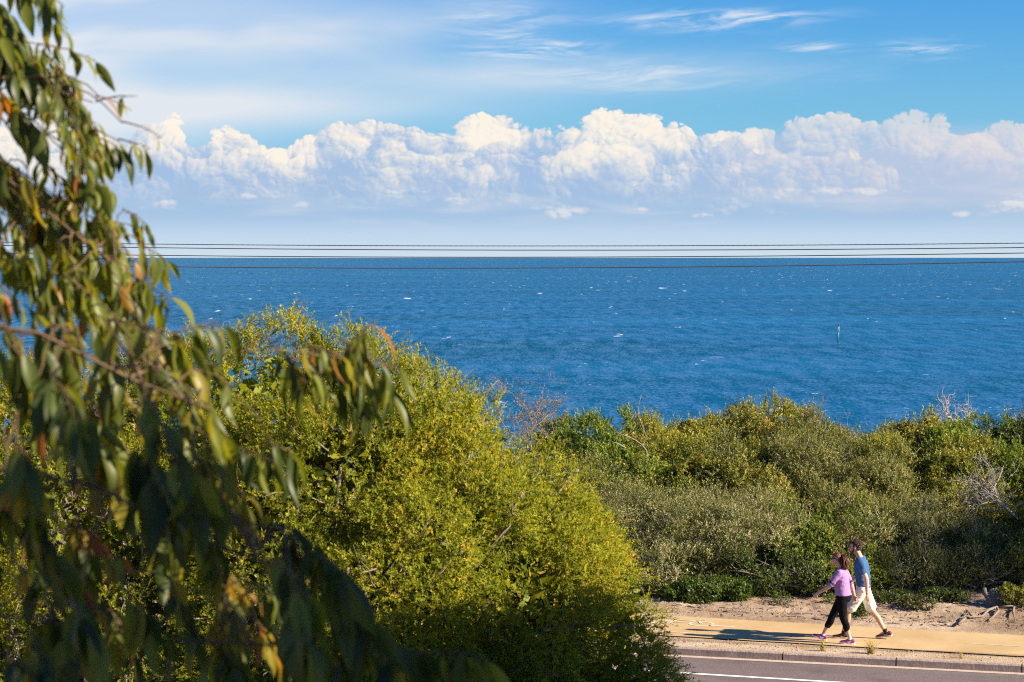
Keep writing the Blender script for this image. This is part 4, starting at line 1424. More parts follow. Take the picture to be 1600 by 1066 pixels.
def spray(a, b, n, leaf=0.11, tint=0.6, sag=0.06, w=0.26, ts=0.16, rad=0.0018, conn=None):
    """a drooping twig from a to b carrying n hanging leaves; conn ties it back to a bough"""
    a, b = np.array(a, float), np.array(b, float)
    f = np.linspace(0, 1, 9)[:, None]
    Ln = np.linalg.norm(b - a)
    pts = a + (b - a) * f + np.array([0, 0, 1.0]) * (sag * Ln * 4 * (f - f * f)) + rng.normal(size=(9, 3)) * 0.008 * Ln
    gum_tw.add(pts, np.linspace(rad * 1.6, rad * 0.6, 9))
    if conn is not None:
        c = np.array(conn, float)
        h = np.linspace(0, 1, 9)[:, None]
        up_ = np.array([0, 0, 0.16 * np.linalg.norm(a - c)]) + rng.normal(size=3) * 0.02
        cv = c * (1 - h) + a * h + up_ * (4 * h * (1 - h)) + rng.normal(size=(9, 3)) * 0.004
        gum_tw.add(cv, np.linspace(rad * 1.5, rad * 1.1, 9))
    for k in range(n):
        t = (k + rng.uniform(0, 1)) / n * 8
        i = min(7, int(t))
        p = pts[i] + (pts[i + 1] - pts[i]) * (t - i)
        out = rng.normal(size=3) * np.array([1, .9, .3])
        out /= np.linalg.norm(out)
        stalk = p + out * 0.014 + np.array([0, 0, -0.006])
        hang = unit(out * rng.uniform(0.05, 0.50) + np.array([0, 0, -1.0]) + (b - a) / max(Ln, .01) * 0.30)
        side = unit(np.cross(hang, rng.normal(size=3)))
        tn = np.clip(tint + rng.normal() * ts, 0, 1) if rng.random() > 0.025 else rng.uniform(0.82, 0.98)
        L = leaf * rng.uniform(0.55, 1.25)
        gum_tw.add([p, (p + stalk) / 2, stalk], [0.0016, 0.0014, 0.0012])
        gum_leaf(stalk, hang, side, L, L * w * rng.uniform(0.8, 1.25), tn, rng.uniform(-.22, .22))


# boughs: from the trunk left of the frame
trunk_x, trunk_y = -3.1, 5.4
gz_g = ground_z(trunk_x, trunk_y)
tb = Tubes(14)
tr_pts = [(trunk_x, trunk_y, gz_g - .2), (trunk_x + .05, trunk_y, gz_g + 1.5), (trunk_x - .05, trunk_y + .05, 5.6), (trunk_x + .1, trunk_y, 7.2), (trunk_x + .05, trunk_y + .1, 8.8), (trunk_x + .3, trunk_y + .1, 10.2)]
tb.add(tr_pts, [0.26, 0.21, 0.18, 0.14, 0.10, 0.05])
tb.build('trunk', M['bark_pale'], GUM)


def bough(pts, r0, r1):
    tb = Tubes(8)
    rr_ = np.linspace(r0 * 0.32, r1, len(pts))
    rr_[0] = r0
    tb.add(pts, rr_)
    tb.build('branch', M['twig_gum'], GUM)


B1 = [(trunk_x + .05, trunk_y + .1, 8.4), tuple(P(-420, -60, 5.8)), tuple(P(-160, 40, 6.0)), tuple(P(-20, 150, 6.2)), tuple(P(40, 240, 6.2))]
B2 = [(trunk_x + .05, trunk_y, 7.4), tuple(P(-500, 330, 5.6)), tuple(P(-180, 250, 5.9)), tuple(P(-10, 262, 6.0)), tuple(P(110, 360, 6.1)), tuple(P(190, 420, 6.1))]
B3 = [(trunk_x, trunk_y, 6.6), tuple(P(-400, 560, 5.2)), tuple(P(-100, 500, 5.2)), tuple(P(60, 520, 5.2)), tuple(P(200, 590, 5.3)), tuple(P(330, 640, 5.4))]
B4 = [(trunk_x, trunk_y, 5.9), tuple(P(-400, 800, 4.9)), tuple(P(-60, 720, 4.9)), tuple(P(150, 760, 5.0)), tuple(P(330, 850, 5.1)), tuple(P(470, 900, 5.2))]
B5 = [(trunk_x, trunk_y, 5.4), tuple(P(-400, 1080, 4.8)), tuple(P(0, 960, 4.8)), tuple(P(250, 1000, 5.0)), tuple(P(460, 1010, 5.1)), tuple(P(640, 1030, 5.3))]
B6 = [tuple(P(200, 590, 5.3)), tuple(P(300, 555, 5.7)), tuple(P(420, 545, 6.0)), tuple(P(520, 555, 6.1)), tuple(P(595, 560, 6.1))]
for b, r0, r1 in ((B1, .011, .0025), (B2, .012, .003), (B3, .024, .0025), (B4, .018, .0025), (B5, .014, .002), (B6, .005, .0018)):
    bough(b, r0, r1)


def near_pt(b, q):
    pts = []
    for p0, p1 in zip(b[:-1], b[1:]):
        for k in range(6):
            pts.append(np.array(p0) + (np.array(p1) - np.array(p0)) * k / 6)
    pts = np.array(pts)
    o = np.argsort(((pts - np.array(q)) ** 2).sum(1))
    return pts[o[rng.integers(0, 7)]]


def S(x0, y0, x1, y1, n, d=6.2, leaf=0.105, tint=0.60, b=B1, w=0.31, sag=0.05, ts=0.16):
    d0 = d + rng.uniform(-.2, .2)
    a = P(x0, y0, d0)
    spray(a, P(x1, y1, d0 + rng.uniform(-.15, .15)), int(n * 1.6 + .5) if n > 2 else n, leaf, tint, sag, w, ts, conn=near_pt(b, a))


# sunlit upper curtain
S(-70, -60, 60, 110, 16); S(-40, 20, 75, 130, 14, tint=.5); S(-10, -70, 100, 10, 12); S(20, -30, 105, 45, 9); S(10, 20, 60, 150, 12, tint=.45)
S(60, 70, 150, 95, 6, leaf=.085); S(70, 80, 165, 245, 15, leaf=.085, sag=.10); S(110, 150, 160, 260, 12, leaf=.08); S(135, 215, 165, 300, 12, leaf=.08, tint=.66)
S(90, 110, 120, 200, 7, leaf=.08); S(150, 215, 190, 232, 4, leaf=.095, tint=.52); S(185, 218, 235, 232, 4, leaf=.10, tint=.56); S(150, 160, 214, 150, 2, leaf=.05, tint=.85)
S(150, 150, 205, 172, 1, leaf=.065); S(190, 190, 253, 214, 1, leaf=.05, tint=.5)
S(-40, 230, 50, 290, 12, b=B2); S(-30, 260, 60, 340, 12, b=B2); S(10, 255, 110, 330, 13, b=B2); S(30, 290, 120, 400, 14, b=B2, tint=.55); S(60, 300, 130, 420, 12, b=B2, tint=.68)
S(100, 330, 160, 420, 10, b=B2); S(-50, 330, 30, 420, 10, b=B2, tint=.7); S(150, 345, 235, 362, 7, b=B2, leaf=.085); S(200, 330, 228, 350, 4, b=B2, leaf=.075)
S(180, 370, 225, 440, 8, b=B2, leaf=.09, tint=.7); S(225, 385, 262, 415, 5, b=B2, leaf=.095, tint=.62); S(150, 390, 215, 490, 12, b=B2, tint=.7); S(205, 430, 268, 470, 7, b=B2, leaf=.1); S(90, 380, 160, 480, 12, b=B2, tint=.68)
S(60, 410, 120, 520, 9, b=B2, tint=.6); S(180, 440, 240, 540, 8, b=B2, tint=.7, leaf=.085)
S(170, 500, 300, 545, 8, d=5.8, b=B6, tint=.62); S(270, 520, 345, 505, 7, d=5.8, b=B6, tint=.5); S(220, 560, 330, 640, 10, d=5.6, b=B6, tint=.6); S(240, 590, 350, 690, 10, d=5.6, b=B6, tint=.66)
S(300, 545, 360, 600, 5, d=5.9, b=B6, tint=.6)
# the isolated cluster hanging in front of the large bush
S(455, 560, 510, 600, 8, d=6.1, b=B6, leaf=.13, tint=.5, w=.2); S(520, 555, 600, 600, 12, d=6.1, b=B6, leaf=.135, tint=.5, w=.2); S(545, 545, 590, 500, 7, d=6.1, b=B6, leaf=.12, tint=.66, w=.22)
S(530, 600, 575, 640, 10, d=6.1, b=B6, leaf=.135, tint=.42, w=.2); S(580, 570, 620, 575, 5, d=6.1, b=B6, leaf=.11, tint=.55, w=.2); S(470, 540, 540, 560, 5, d=6.0, b=B6, leaf=.08, tint=.86); S(430, 545, 480, 600, 4, d=6.0, b=B6, leaf=.12, tint=.55, w=.2)
S(420, 690, 470, 720, 9, d=5.8, b=B3, leaf=.13, tint=.4, w=.24); S(330, 690, 440, 730, 8, d=5.6, b=B3, leaf=.12, tint=.45)
S(-60, -30, 40, 60, 14, w=.34, tint=.5); S(-30, 50, 60, 120, 14, w=.36, tint=.46); S(20, 60, 75, 140, 10, w=.36, tint=.44); S(70, 120, 140, 240, 10, leaf=.085, w=.3); S(100, 140, 165, 235, 10, leaf=.085, w=.3); S(120, 230, 160, 310, 10, leaf=.085, w=.34)
S(-60, 250, 40, 320, 12, b=B2, w=.32); S(0, 330, 90, 430, 12, b=B2, w=.3, tint=.62); S(80, 350, 150, 450, 12, b=B2, w=.3, tint=.66); S(130, 330, 200, 400, 9, b=B2, w=.3); S(170, 400, 250, 470, 9, b=B2, w=.3, tint=.66); S(-40, 420, 60, 500, 12, d=5.8, b=B2, w=.3, tint=.6); S(100, 430, 200, 520, 12, d=5.9, b=B2, w=.28, tint=.66)
S(-80, -60, 20, 40, 14, w=.36, tint=.5); S(-60, 0, 30, 100, 14, w=.36, tint=.45); S(-20, 40, 70, 140, 14, w=.36, tint=.42); S(0, 90, 70, 130, 12, w=.36, tint=.4); S(-60, 180, 10, 260, 10, b=B2, w=.32)
S(-60, 100, 50, 200, 12, w=.34, tint=.5); S(80, 180, 150, 300, 12, leaf=.09, w=.34); S(110, 260, 170, 350, 12, leaf=.09, w=.34); S(-60, 320, 30, 420, 14, b=B2, w=.34); S(20, 380, 90, 480, 14, b=B2, w=.32, tint=.62); S(60, 240, 120, 340, 10, b=B2, w=.34, tint=.66)
S(90, 420, 160, 510, 12, b=B2, w=.32, tint=.68); S(170, 450, 250, 540, 10, b=B2, w=.32, tint=.68); S(-40, 480, 60, 560, 12, d=5.9, b=B2, w=.34, tint=.6); S(220, 520, 300, 580, 9, d=5.9, b=B6, w=.3, tint=.68); S(120, 560, 220, 640, 10, d=5.9, b=B3, w=.3, tint=.66)
# shaded lower mass
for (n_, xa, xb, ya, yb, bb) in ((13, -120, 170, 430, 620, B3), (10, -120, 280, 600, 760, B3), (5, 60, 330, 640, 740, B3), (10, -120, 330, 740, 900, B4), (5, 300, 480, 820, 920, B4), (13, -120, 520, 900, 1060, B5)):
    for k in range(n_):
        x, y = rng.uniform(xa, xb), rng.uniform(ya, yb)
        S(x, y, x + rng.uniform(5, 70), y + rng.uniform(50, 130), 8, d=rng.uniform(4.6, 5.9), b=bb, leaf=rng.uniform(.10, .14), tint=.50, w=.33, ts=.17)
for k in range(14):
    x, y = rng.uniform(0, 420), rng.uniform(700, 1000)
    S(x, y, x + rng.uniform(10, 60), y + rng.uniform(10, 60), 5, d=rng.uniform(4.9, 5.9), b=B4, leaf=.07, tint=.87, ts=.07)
S(440, 820, 500, 860, 8, d=5.4, b=B4, leaf=.11, tint=.5); S(500, 900, 560, 930, 8, d=5.4, b=B4, leaf=.115, tint=.5); S(420, 930, 500, 960, 9, d=5.3, b=B5, leaf=.11, tint=.5); S(540, 1000, 620, 1030, 9, d=5.2, b=B5, leaf=.11, tint=.5); S(480, 540, 560, 570, 9, d=6.1, b=B6, leaf=.12, tint=.52, w=.2); S(560, 560, 610, 620, 9, d=6.1, b=B6, leaf=.13, tint=.5, w=.2)
S(480, 860, 540, 900, 9, d=5.2, b=B4, leaf=.135, tint=.42); S(520, 940, 570, 970, 8, d=5.2, b=B5, leaf=.135, tint=.42); S(560, 990, 650, 1020, 9, d=5.3, b=B5, leaf=.12, tint=.45)
S(620, 1015, 700, 1040, 8, d=5.3, b=B5, leaf=.12, tint=.45); S(690, 1020, 765, 1030, 8, d=5.4, b=B5, leaf=.12, tint=.5)
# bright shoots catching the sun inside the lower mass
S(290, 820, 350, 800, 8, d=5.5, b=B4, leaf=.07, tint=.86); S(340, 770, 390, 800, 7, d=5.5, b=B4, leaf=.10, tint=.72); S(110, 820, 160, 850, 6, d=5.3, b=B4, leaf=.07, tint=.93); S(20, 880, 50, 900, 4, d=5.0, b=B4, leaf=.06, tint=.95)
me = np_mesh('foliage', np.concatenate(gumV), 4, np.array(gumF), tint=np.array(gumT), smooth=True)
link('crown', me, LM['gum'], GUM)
gum_tw.build('twig_spray', M['twig_gum'], GUM)
print('gum leaves', gumN // 24)

# ------------------------------------------------------------------ unseen building right of the camera, roof line shaped to cast shade
hx0, hx1 = 7.0, 16.5
hz = ground_z(9, 6)
H = empty('unseen_house', (11.7, 5.5, hz), 'unseen pale rendered building right of the viewpoint, roof line shaped to cast shade', 'unseen_house')


def prism(name, prof, x0, x1, mat, parent):
    """a profile in the YZ plane drawn out along X"""
    bm = bmesh.new()
    a = [bm.verts.new((x0, y, z)) for y, z in prof]
    b = [bm.verts.new((x1, y, z)) for y, z in prof]
    n_ = len(prof)
    for k in range(n_):
        bm.faces.new((a[k], a[(k + 1) % n_], b[(k + 1) % n_], b[k]))
    bm.faces.new(a[::-1])
    bm.faces.new(b)
    bmesh.ops.recalc_face_normals(bm, faces=bm.faces)
    return bm_link(name, bm, mat, parent)


prism('wall', [(-7.0, -0.4), (17.6, -0.4), (17.6, 6.95), (12.8, 10.15), (2.6, 10.15), (2.6, 11.15), (-7.0, 11.15)], hx0 + .35, hx1 - .35, pbr('render_cream', (0.55, 0.50, 0.42), 0.9, (30, 0.01), var=0.08, scale=2), H)
prism('roof', [(-7.5, 11.155), (2.605, 11.155), (2.605, 10.155), (12.85, 10.155), (17.6, 6.97), (18.7, 6.23), (18.85, 6.45), (12.95, 10.45), (2.9, 10.45), (2.9, 11.45), (-7.5, 11.45)], hx0, hx1, pbr('roof_tile', (0.28, 0.13, 0.09), 0.8, (6, 0.05), var=0.3, scale=5), H)  # out of view; stepped and sloped to place its shade edge
M['glass'] = pbr('window_glass', (0.03, 0.04, 0.05), 0.08, spec=0.8)
M['frame'] = pbr('window_frame', (0.7, 0.7, 0.68), 0.5)
wx = hx0 + .35
for yy in (-4.5, -0.5, 3.5, 7.5, 12.0):
    for zz in (3.6, 6.4, 9.0):
        if yy > 5 and zz > 8:
            continue
        bm = bmesh.new()
        for (a0, a1, b0, b1) in ((yy - .8, yy + .8, zz + 1.3, zz + 1.38), (yy - .8, yy + .8, zz, zz + .08), (yy - .8, yy - .72, zz + .08, zz + 1.3), (yy + .72, yy + .8, zz + .08, zz + 1.3)):
            box(bm, wx - .06, wx + .02, a0, a1, b0, b1)
        wf = bm_link('window', bm, M['frame'], H)
        bm = bmesh.new()
        box(bm, wx - .025, wx + .01, yy - .718, yy + .718, zz + .082, zz + 1.298)
        gl = bm_link('pane', bm, M['glass'], None)
        gl.parent = wf


# ------------------------------------------------------------------ the two walkers
def skin_mat(name, col):
    m, n, out = material(name)
    tc = n.new('ShaderNodeTexCoord')
    b = n.new('ShaderNodeBsdfPrincipled')
    ns = n.noise(tc.outputs['Object'], 9, 4, 0.6)
    n.put(b.inputs['Base Color'], n.mix(ns, tuple(v * .86 for v in col), tuple(min(1, v * 1.12) for v in col)))
    b.inputs['Roughness'].default_value = 0.5
    b.inputs['Subsurface Weight'].default_value = 0.12
    b.inputs['Subsurface Radius'].default_value = (0.02, 0.008, 0.004)
    b.inputs['Subsurface Scale'].default_value = 0.5
    n.l.new(b.outputs[0], out.inputs[0])
    return m


class Body:
    """closed lofted pieces that are fused into one continuous surface"""
    def __init__(self):
        self.bm = bmesh.new()

    def ball(self, c, r, rot=None):
        o = bmesh.ops.create_icosphere(self.bm, subdivisions=3, radius=1.0)
        r = Vector(r) if not isinstance(r, (int, float)) else Vector((r, r, r))
        for v in o['verts']:
            p = Vector((v.co.x * r.x, v.co.y * r.y, v.co.z * r.z))
            if rot is not None:
                p = rot @ p
            v.co = p + Vector(c)

    def limb(self, pts, radii, flat=None, k=16):
        """tapered limb through joints, rounded at joints"""
        pts = [Vector(p) for p in pts]
        dense, rad = [], []
        for i in range(len(pts) - 1):
            for j in range(6):
                f = j / 6
                dense.append(pts[i].lerp(pts[i + 1], f))
                rad.append(radii[i] + (radii[i + 1] - radii[i]) * f)
        dense.append(pts[-1])
        rad.append(radii[-1])
        rings = []
        for i, p in enumerate(dense):
            d = (dense[min(i + 1, len(dense) - 1)] - dense[max(i - 1, 0)]).normalized()
            a = d.orthogonal().normalized()
            b = d.cross(a)
            rings.append([self.bm.verts.new(p + (a * math.cos(t) + b * math.sin(t)) * rad[i]) for t in [2 * math.pi * q / k for q in range(k)]])
        for r0, r1 in zip(rings[:-1], rings[1:]):
            for q in range(k):
                self.bm.faces.new((r0[q], r0[(q + 1) % k], r1[(q + 1) % k], r1[q]))
        self.bm.faces.new(rings[0][::-1])
        self.bm.faces.new(rings[-1])
        for p, r in zip(pts, radii):
            self.ball(p, r * 0.99)

    def loft(self, rings, k=24):
        """elliptic rings (centre, rx forward, ry sideways, tilt about Y)"""
        out = []
        for c, rx, ry, *t in rings:
            R = Matrix.Rotation(t[0] if t else 0.0, 3, 'Y')
            out.append([self.bm.verts.new(Vector(c) + R @ Vector((math.cos(a) * rx, math.sin(a) * ry, 0))) for a in [2 * math.pi * q / k for q in range(k)]])
        for r0, r1 in zip(out[:-1], out[1:]):
            for q in range(k):
                self.bm.faces.new((r0[q], r0[(q + 1) % k], r1[(q + 1) % k], r1[q]))
        self.bm.faces.new(out[0][::-1])
        self.bm.faces.new(out[-1])

    def build(self, name, mat, parent, voxel=0.008, smooth=3, wrinkle=0.0, wsc=14.0, cut=None):
        me = bpy.data.meshes.new(name)
        bmesh.ops.recalc_face_normals(self.bm, faces=self.bm.faces)
        self.bm.to_mesh(me)
        self.bm.free()
        ob = bpy.data.objects.new(name, me)
        COL.objects.link(ob)
        r = ob.modifiers.new('r', 'REMESH')
        r.mode = 'VOXEL'
        r.voxel_size = voxel
        s = ob.modifiers.new('s', 'SMOOTH')
        s.iterations = smooth
        s.factor = 0.5
        dg = bpy.context.evaluated_depsgraph_get()
        m2 = bpy.data.meshes.new_from_object(ob.evaluated_get(dg))
        bpy.data.objects.remove(ob)
        bpy.data.meshes.remove(me)
        if wrinkle or cut:
            bm = bmesh.new()
            bm.from_mesh(m2)
            if wrinkle:
                bm.normal_update()
                for v in bm.verts:
                    q = v.co
                    a = noise.noise((q.x * wsc, q.y * wsc, q.z * wsc * 1.7)) + 0.5 * noise.noise((q.x * wsc * 2.3 + q.z * 9, q.y * wsc * 2.3, q.z * wsc * 2.3))
                    v.co = q + v.normal * wrinkle * a
            bm.to_mesh(m2)
            bm.free()
        m2.name = name
        m2.polygons.foreach_set('use_smooth', np.ones(len(m2.polygons), bool))
        m2.materials.clear()
        return link(name, m2, mat, parent, local=True)


def hand(B, wrist, direc, palm_n, size=1.0, curl=0.5, thumb_side=1):
    """palm, four unequal curled fingers and a thumb from the palm's side"""
    w = Vector(wrist)
    d = Vector(direc).normalized()
    n = Vector(palm_n).normalized()
    n = (n - d * n.dot(d)).normalized()
    s = d.cross(n) * thumb_side
    R = Matrix((d, s, n)).transposed()
    B.ball(w + d * 0.048 * size, (0.050 * size, 0.040 * size, 0.017 * size), R)
    for i, (off, ln) in enumerate(((0.028, 0.072), (0.010, 0.080), (-0.009, 0.074), (-0.027, 0.058))):
        p0 = w + d * 0.082 * size + s * off * size
        ang = curl * (0.7 + 0.15 * i)
        pts, a = [p0], 0.0
        for seg in (0.45, 0.32, 0.23):
            a += ang
            pts.append(pts[-1] + (d * math.cos(a) + n * math.sin(a)) * ln * seg * size)
        B.limb(pts, [0.0095 * size, 0.009 * size, 0.0085 * size, 0.007 * size], k=8)
    t0 = w + d * 0.03 * size + s * 0.032 * size
    t1 = t0 + (d * 0.6 + s * 0.75 + n * 0.2) * 0.036 * size
    t2 = t1 + (d * 0.9 + s * 0.2 + n * 0.4) * 0.030 * size
    B.limb([t0, t1, t2], [0.012 * size, 0.0105 * size, 0.0085 * size], k=8)


def head(B, c, s=1.0, chin=1.0):
    """skull, jaw, nose, brow, lips and ears; faces +X"""
    c = Vector(c)
    q = lambda x, y, z: c + Vector((x, y, z)) * s
    B.ball(q(-.010, 0, .032), (0.094 * s, 0.073 * s, 0.090 * s))
    B.ball(q(.030, 0, -.030), (0.062 * s, 0.058 * s, 0.078 * s))
    B.ball(q(.052, 0, -.088), (0.026 * s, 0.030 * s, 0.022 * s))
    B.ball(q(.074, 0, .030), (0.016 * s, 0.052 * s, 0.014 * s))                 # brow
    B.limb([q(.084, 0, .014), q(.097, 0, -.008), q(.106, 0, -.027)], [0.009 * s, 0.0105 * s, 0.013 * s], k=10)
    for y in (-1, 1):
        B.ball(q(.096, y * .010, -.031), (0.010 * s, 0.008 * s, 0.007 * s))
        B.ball(q(.060, y * .040, -.020), (0.026 * s, 0.020 * s, 0.020 * s))       # cheek
        B.ball(q(-.012, y * .074, -.004), (0.018 * s, 0.009 * s, 0.031 * s), Matrix.Rotation(-.25, 3, 'Y'))
    B.ball(q(.086, 0, -.052), (0.013 * s, 0.024 * s, 0.006 * s))
    B.ball(q(.084, 0, -.063), (0.012 * s, 0.021 * s, 0.006 * s))


def eyes(c, s, parent, dark):
    for y in (-1, 1):
        bm = bmesh.new()
        o = bmesh.ops.create_icosphere(bm, subdivisions=2, radius=0.0125 * s)
        for v in o['verts']:
            v.co += Vector(c) + Vector((.071, y * .031, .010)) * s
        bm_link('eye', bm, dark, parent, True, True)


def shoe(parent, ankle, toe_pitch, yaw, L, mats, floor=True):
    """trainer: shaped upper with collar and toe box, white midsole below, plus a tick shaped side mark"""
    a = Vector(ankle)
    Rm = Matrix.Rotation(yaw, 3, 'Z') @ Matrix.Rotation(toe_pitch, 3, 'Y')
    up = Body()
    h = 0.085
    prof = ((-0.30, 0.030, 0.60), (-0.27, 0.036, 0.80), (-0.15, 0.038, 0.95), (0.0, 0.039, 0.98), (0.15, 0.040, 0.82), (0.32, 0.043, 0.62), (0.48, 0.044, 0.50), (0.60, 0.038, 0.42), (0.68, 0.024, 0.30))
    rings = []
    for fx, ry, hh in prof:
        z1 = h * hh
        rings.append([a + Rm @ Vector((fx * L, ry * math.cos(t), -h + 0.02 + z1 * 0.5 + z1 * 0.5 * math.sin(t))) for t in [2 * math.pi * k / 18 for k in range(18)]])
    vs = [[up.bm.verts.new(p) for p in r] for r in rings]
    for r0, r1 in zip(vs[:-1], vs[1:]):
        for k in range(18):
            up.bm.faces.new((r0[k], r0[(k + 1) % 18], r1[(k + 1) % 18], r1[k]))
    up.bm.faces.new(vs[0][::-1])
    up.bm.faces.new(vs[-1])
    u = up.build('shoe', mats[0], parent, 0.006, 2)
    so = bmesh.new()
    out = []
    for fx, ry in ((-0.33, .022), (-0.30, .034), (-.15, .041), (.0, .041), (.2, .042), (.4, .047), (.55, .044), (.66, .031), (.71, .015)):
        lift = 0.010 * max(0, (fx - .5) / .2)
        out.append([so.verts.new(a + Rm @ Vector((fx * L, y * ry, z + lift))) for y, z in ((-1, -h + .026), (1, -h + .026), (1.02, -h), (-1.02, -h))])
    for r0, r1 in zip(out[:-1], out[1:]):
        for k in range(4):
            so.faces.new((r0[k], r0[(k + 1) % 4], r1[(k + 1) % 4], r1[k]))
    so.faces.new(out[0][::-1])
    so.faces.new(out[-1])
    bmesh.ops.recalc_face_normals(so, faces=so.faces)
    sole = bm_link('sole', so, mats[1], None, False, True)
    sole.parent = u
    mk_ = bmesh.new()
    for y in (-1, 1):
        pts = [(.02, .020), (.06, .006), (.14, .016), (.30, .040), (.15, .026), (.08, .020), (.045, .028)]
        f = [mk_.verts.new(a + Rm @ Vector((.20 * L - x * L * 1.35, y * (.0455 - 0.01 * (z / .04)), -h + .024 + z))) for x, z in pts]
        f2 = [mk_.verts.new(v.co + Rm @ Vector((0, -y * .010, 0))) for v in f]
        mk_.faces.new(f)
        mk_.faces.new(f2[::-1])
        for k in range(len(f)):
            mk_.faces.new((f[k], f2[k], f2[(k + 1) % len(f)], f[(k + 1) % len(f)]))
    bmesh.ops.recalc_face_normals(mk_, faces=mk_.faces)
    t = bm_link('side_mark', mk_, mats[2], None, False, True)
    t.parent = u
    return u


def hair_strands(parent, curves, mat, name):
    tb = Tubes(5)
    for pts, r in curves:
        tb.add(pts, r)
    me_o = tb.build(name, mat, None)
    me_o.parent = parent
    return me_o


HEADING = math.pi - math.radians(18.5)
skin_m = skin_mat('skin_light', (0.62, 0.345, 0.235))
skin_w = skin_mat('skin_fair', (0.62, 0.35, 0.245))
dark_eye = pbr('eye_dark', (0.03, 0.02, 0.015), 0.2)
GROUND = 0.0185


def walker(px, py, label):
    g = gp(px, py, GROUND)
    return empty('person', (g.x, g.y, GROUND), label, 'person', None, HEADING)


# ---- the man
man = walker(1344, 997.5, 'bearded man in blue t-shirt and cream shorts walking behind the woman')
B = Body()
PX = -0.06
hipL, hipR = (PX, .095, .90), (PX, -.095, .90)
kneeL, kneeR = (.20, .10, .505), (-.20, -.095, .50)
ankL, ankR = (.29, .10, .085), (-.46, -.095, .125)
neck0 = (PX + .065, 0, 1.475)
hd = (PX + .155, 0, 1.66)
B.loft([((PX, 0, .84), .10, .14), ((PX, 0, .93), .122, .172), ((PX + .005, 0, 1.02), .112, .158), ((PX + .015, 0, 1.12), .110, .150), ((PX + .03, 0, 1.25), .122, .168), ((PX + .04, 0, 1.36), .122, .182), ((PX + .045, 0, 1.43), .095, .160), ((PX + .05, 0, 1.475), .065, .085)])
B.limb([neck0, (PX + .105, 0, 1.56), (PX + .135, 0, 1.62)], [.060, .055, .055])
head(B, hd, 1.04)
for h_, k_, a_ in ((hipL, kneeL, ankL), (hipR, kneeR, ankR)):
    h_, k_, a_ = Vector(h_), Vector(k_), Vector(a_)
    calf = k_.lerp(a_, 0.32) + Vector((-.022, 0, 0))
    B.limb([h_, h_.lerp(k_, .5), k_], [.092, .078, .056])
    B.limb([k_, calf, k_.lerp(a_, .75), a_], [.054, .057, .042, .036])
    B.limb([a_, a_ + Vector((.10, 0, -.05))], [.034, .028])
shL, elL, wrL = (PX + .03, .195, 1.42), (PX - .09, .245, 1.13), (PX - .105, .235, .87)
shR, elR, wrR = (PX + .05, -.195, 1.42), (PX + .10, -.245, 1.13), (PX + .28, -.215, .98)
for s_, e_, w_ in ((shL, elL, wrL), (shR, elR, wrR)):
    e2 = Vector(e_).lerp(Vector(w_), .25)
    B.limb([s_, Vector(s_).lerp(Vector(e_), .5), e_], [.056, .050, .042])
    B.limb([e_, e2, w_], [.042, .044, .029])
hand(B, wrL, Vector(wrL) - Vector(elL) + Vector((-.03, 0, 0)), (.6, -.8, 0), 1.03, .42, 1)
hand(B, wrR, Vector(wrR) - Vector(elR), (.2, .8, .3), 1.03, .5, -1)
B.build('body', skin_m, man, .0075, 3)
# t-shirt
C_ = Body()
C_.loft([((PX, 0, .93), .132, .180), ((PX, 0, 1.0), .130, .172), ((PX + .012, 0, 1.12), .130, .166), ((PX + .03, 0, 1.25), .138, .182), ((PX + .04, 0, 1.36), .135, .192), ((PX + .045, 0, 1.43), .105, .170), ((PX + .052, 0, 1.475), .076, .098), ((PX + .06, 0, 1.492), .070, .080)])
C_.limb([(PX + .04, .15, 1.43), shL, Vector(shL).lerp(Vector(elL), .58)], [.066, .074, .068])
C_.limb([(PX + .05, -.15, 1.43), shR, Vector(shR).lerp(Vector(elR), .58)], [.066, .074, .068])
C_.build('shirt', pbr('shirt_blue', (0.050, 0.120, 0.255), 0.9, (120, .002), spec=.1, var=.12, scale=40), man, .009, 3, .011, 11)
# shorts
C_ = Body()
C_.loft([((PX, 0, .80), .105, .150), ((PX, 0, .88), .130, .182), ((PX, 0, .95), .130, .178), ((PX, 0, 1.0), .125, .168)])
for h_, k_ in ((hipL, kneeL), (hipR, kneeR)):
    h_, k_ = Vector(h_), Vector(k_)
    C_.limb([h_, h_.lerp(k_, .45), h_.lerp(k_, .80)], [.108, .106, .108])
C_.build('shorts', pbr('shorts_cream', (0.74, 0.72, 0.66), 0.9, (120, .002), var=.08, scale=30), man, .009, 2, .007, 12)
# hair, beard
hv = Vector(hd)
C_ = Body()
C_.ball(hv + Vector((-.030, 0, .062)), (.098, .086, .080))
C_.ball(hv + Vector((-.062, 0, .020)), (.068, .080, .086))
C_.ball(hv + Vector((.045, 0, .100)), (.062, .066, .036))
C_.ball(hv + Vector((.078, .02, .088)), (.030, .040, .026))
for y in (-1, 1):
    C_.limb([hv + Vector((.012, y * .074, .040)), hv + Vector((.008, y * .072, .0)), hv + Vector((.016, y * .066, -.04))], [.014, .012, .010], k=8)
hm = C_.build('hair', pbr('hair_dark_brown', (0.055, 0.024, 0.013), 0.5, (160, .012), spec=.5, var=.5, scale=60), man, .007, 1, .012, 30)
rg = np.random.default_rng(5)
cur = []
for k in range(240):
    a = rg.uniform(-2.9, 2.9)
    e_ = rg.uniform(.05, 1.45)
    dv = np.array([math.cos(a) * math.cos(e_), math.sin(a) * math.cos(e_), math.sin(e_)])
    if dv[0] > .45 and dv[2] < .55:
        continue
    c_ = np.array(hv) + np.array([-.032, 0, .045])
    p0 = c_ + dv * np.array([.100, .086, .094])
    tng = unit(np.cross(dv, rg.normal(size=3)))
    cur.append(([p0, p0 + dv * .012 + tng * .012, p0 + dv * .006 + tng * .028], [.006, .006, .003]))
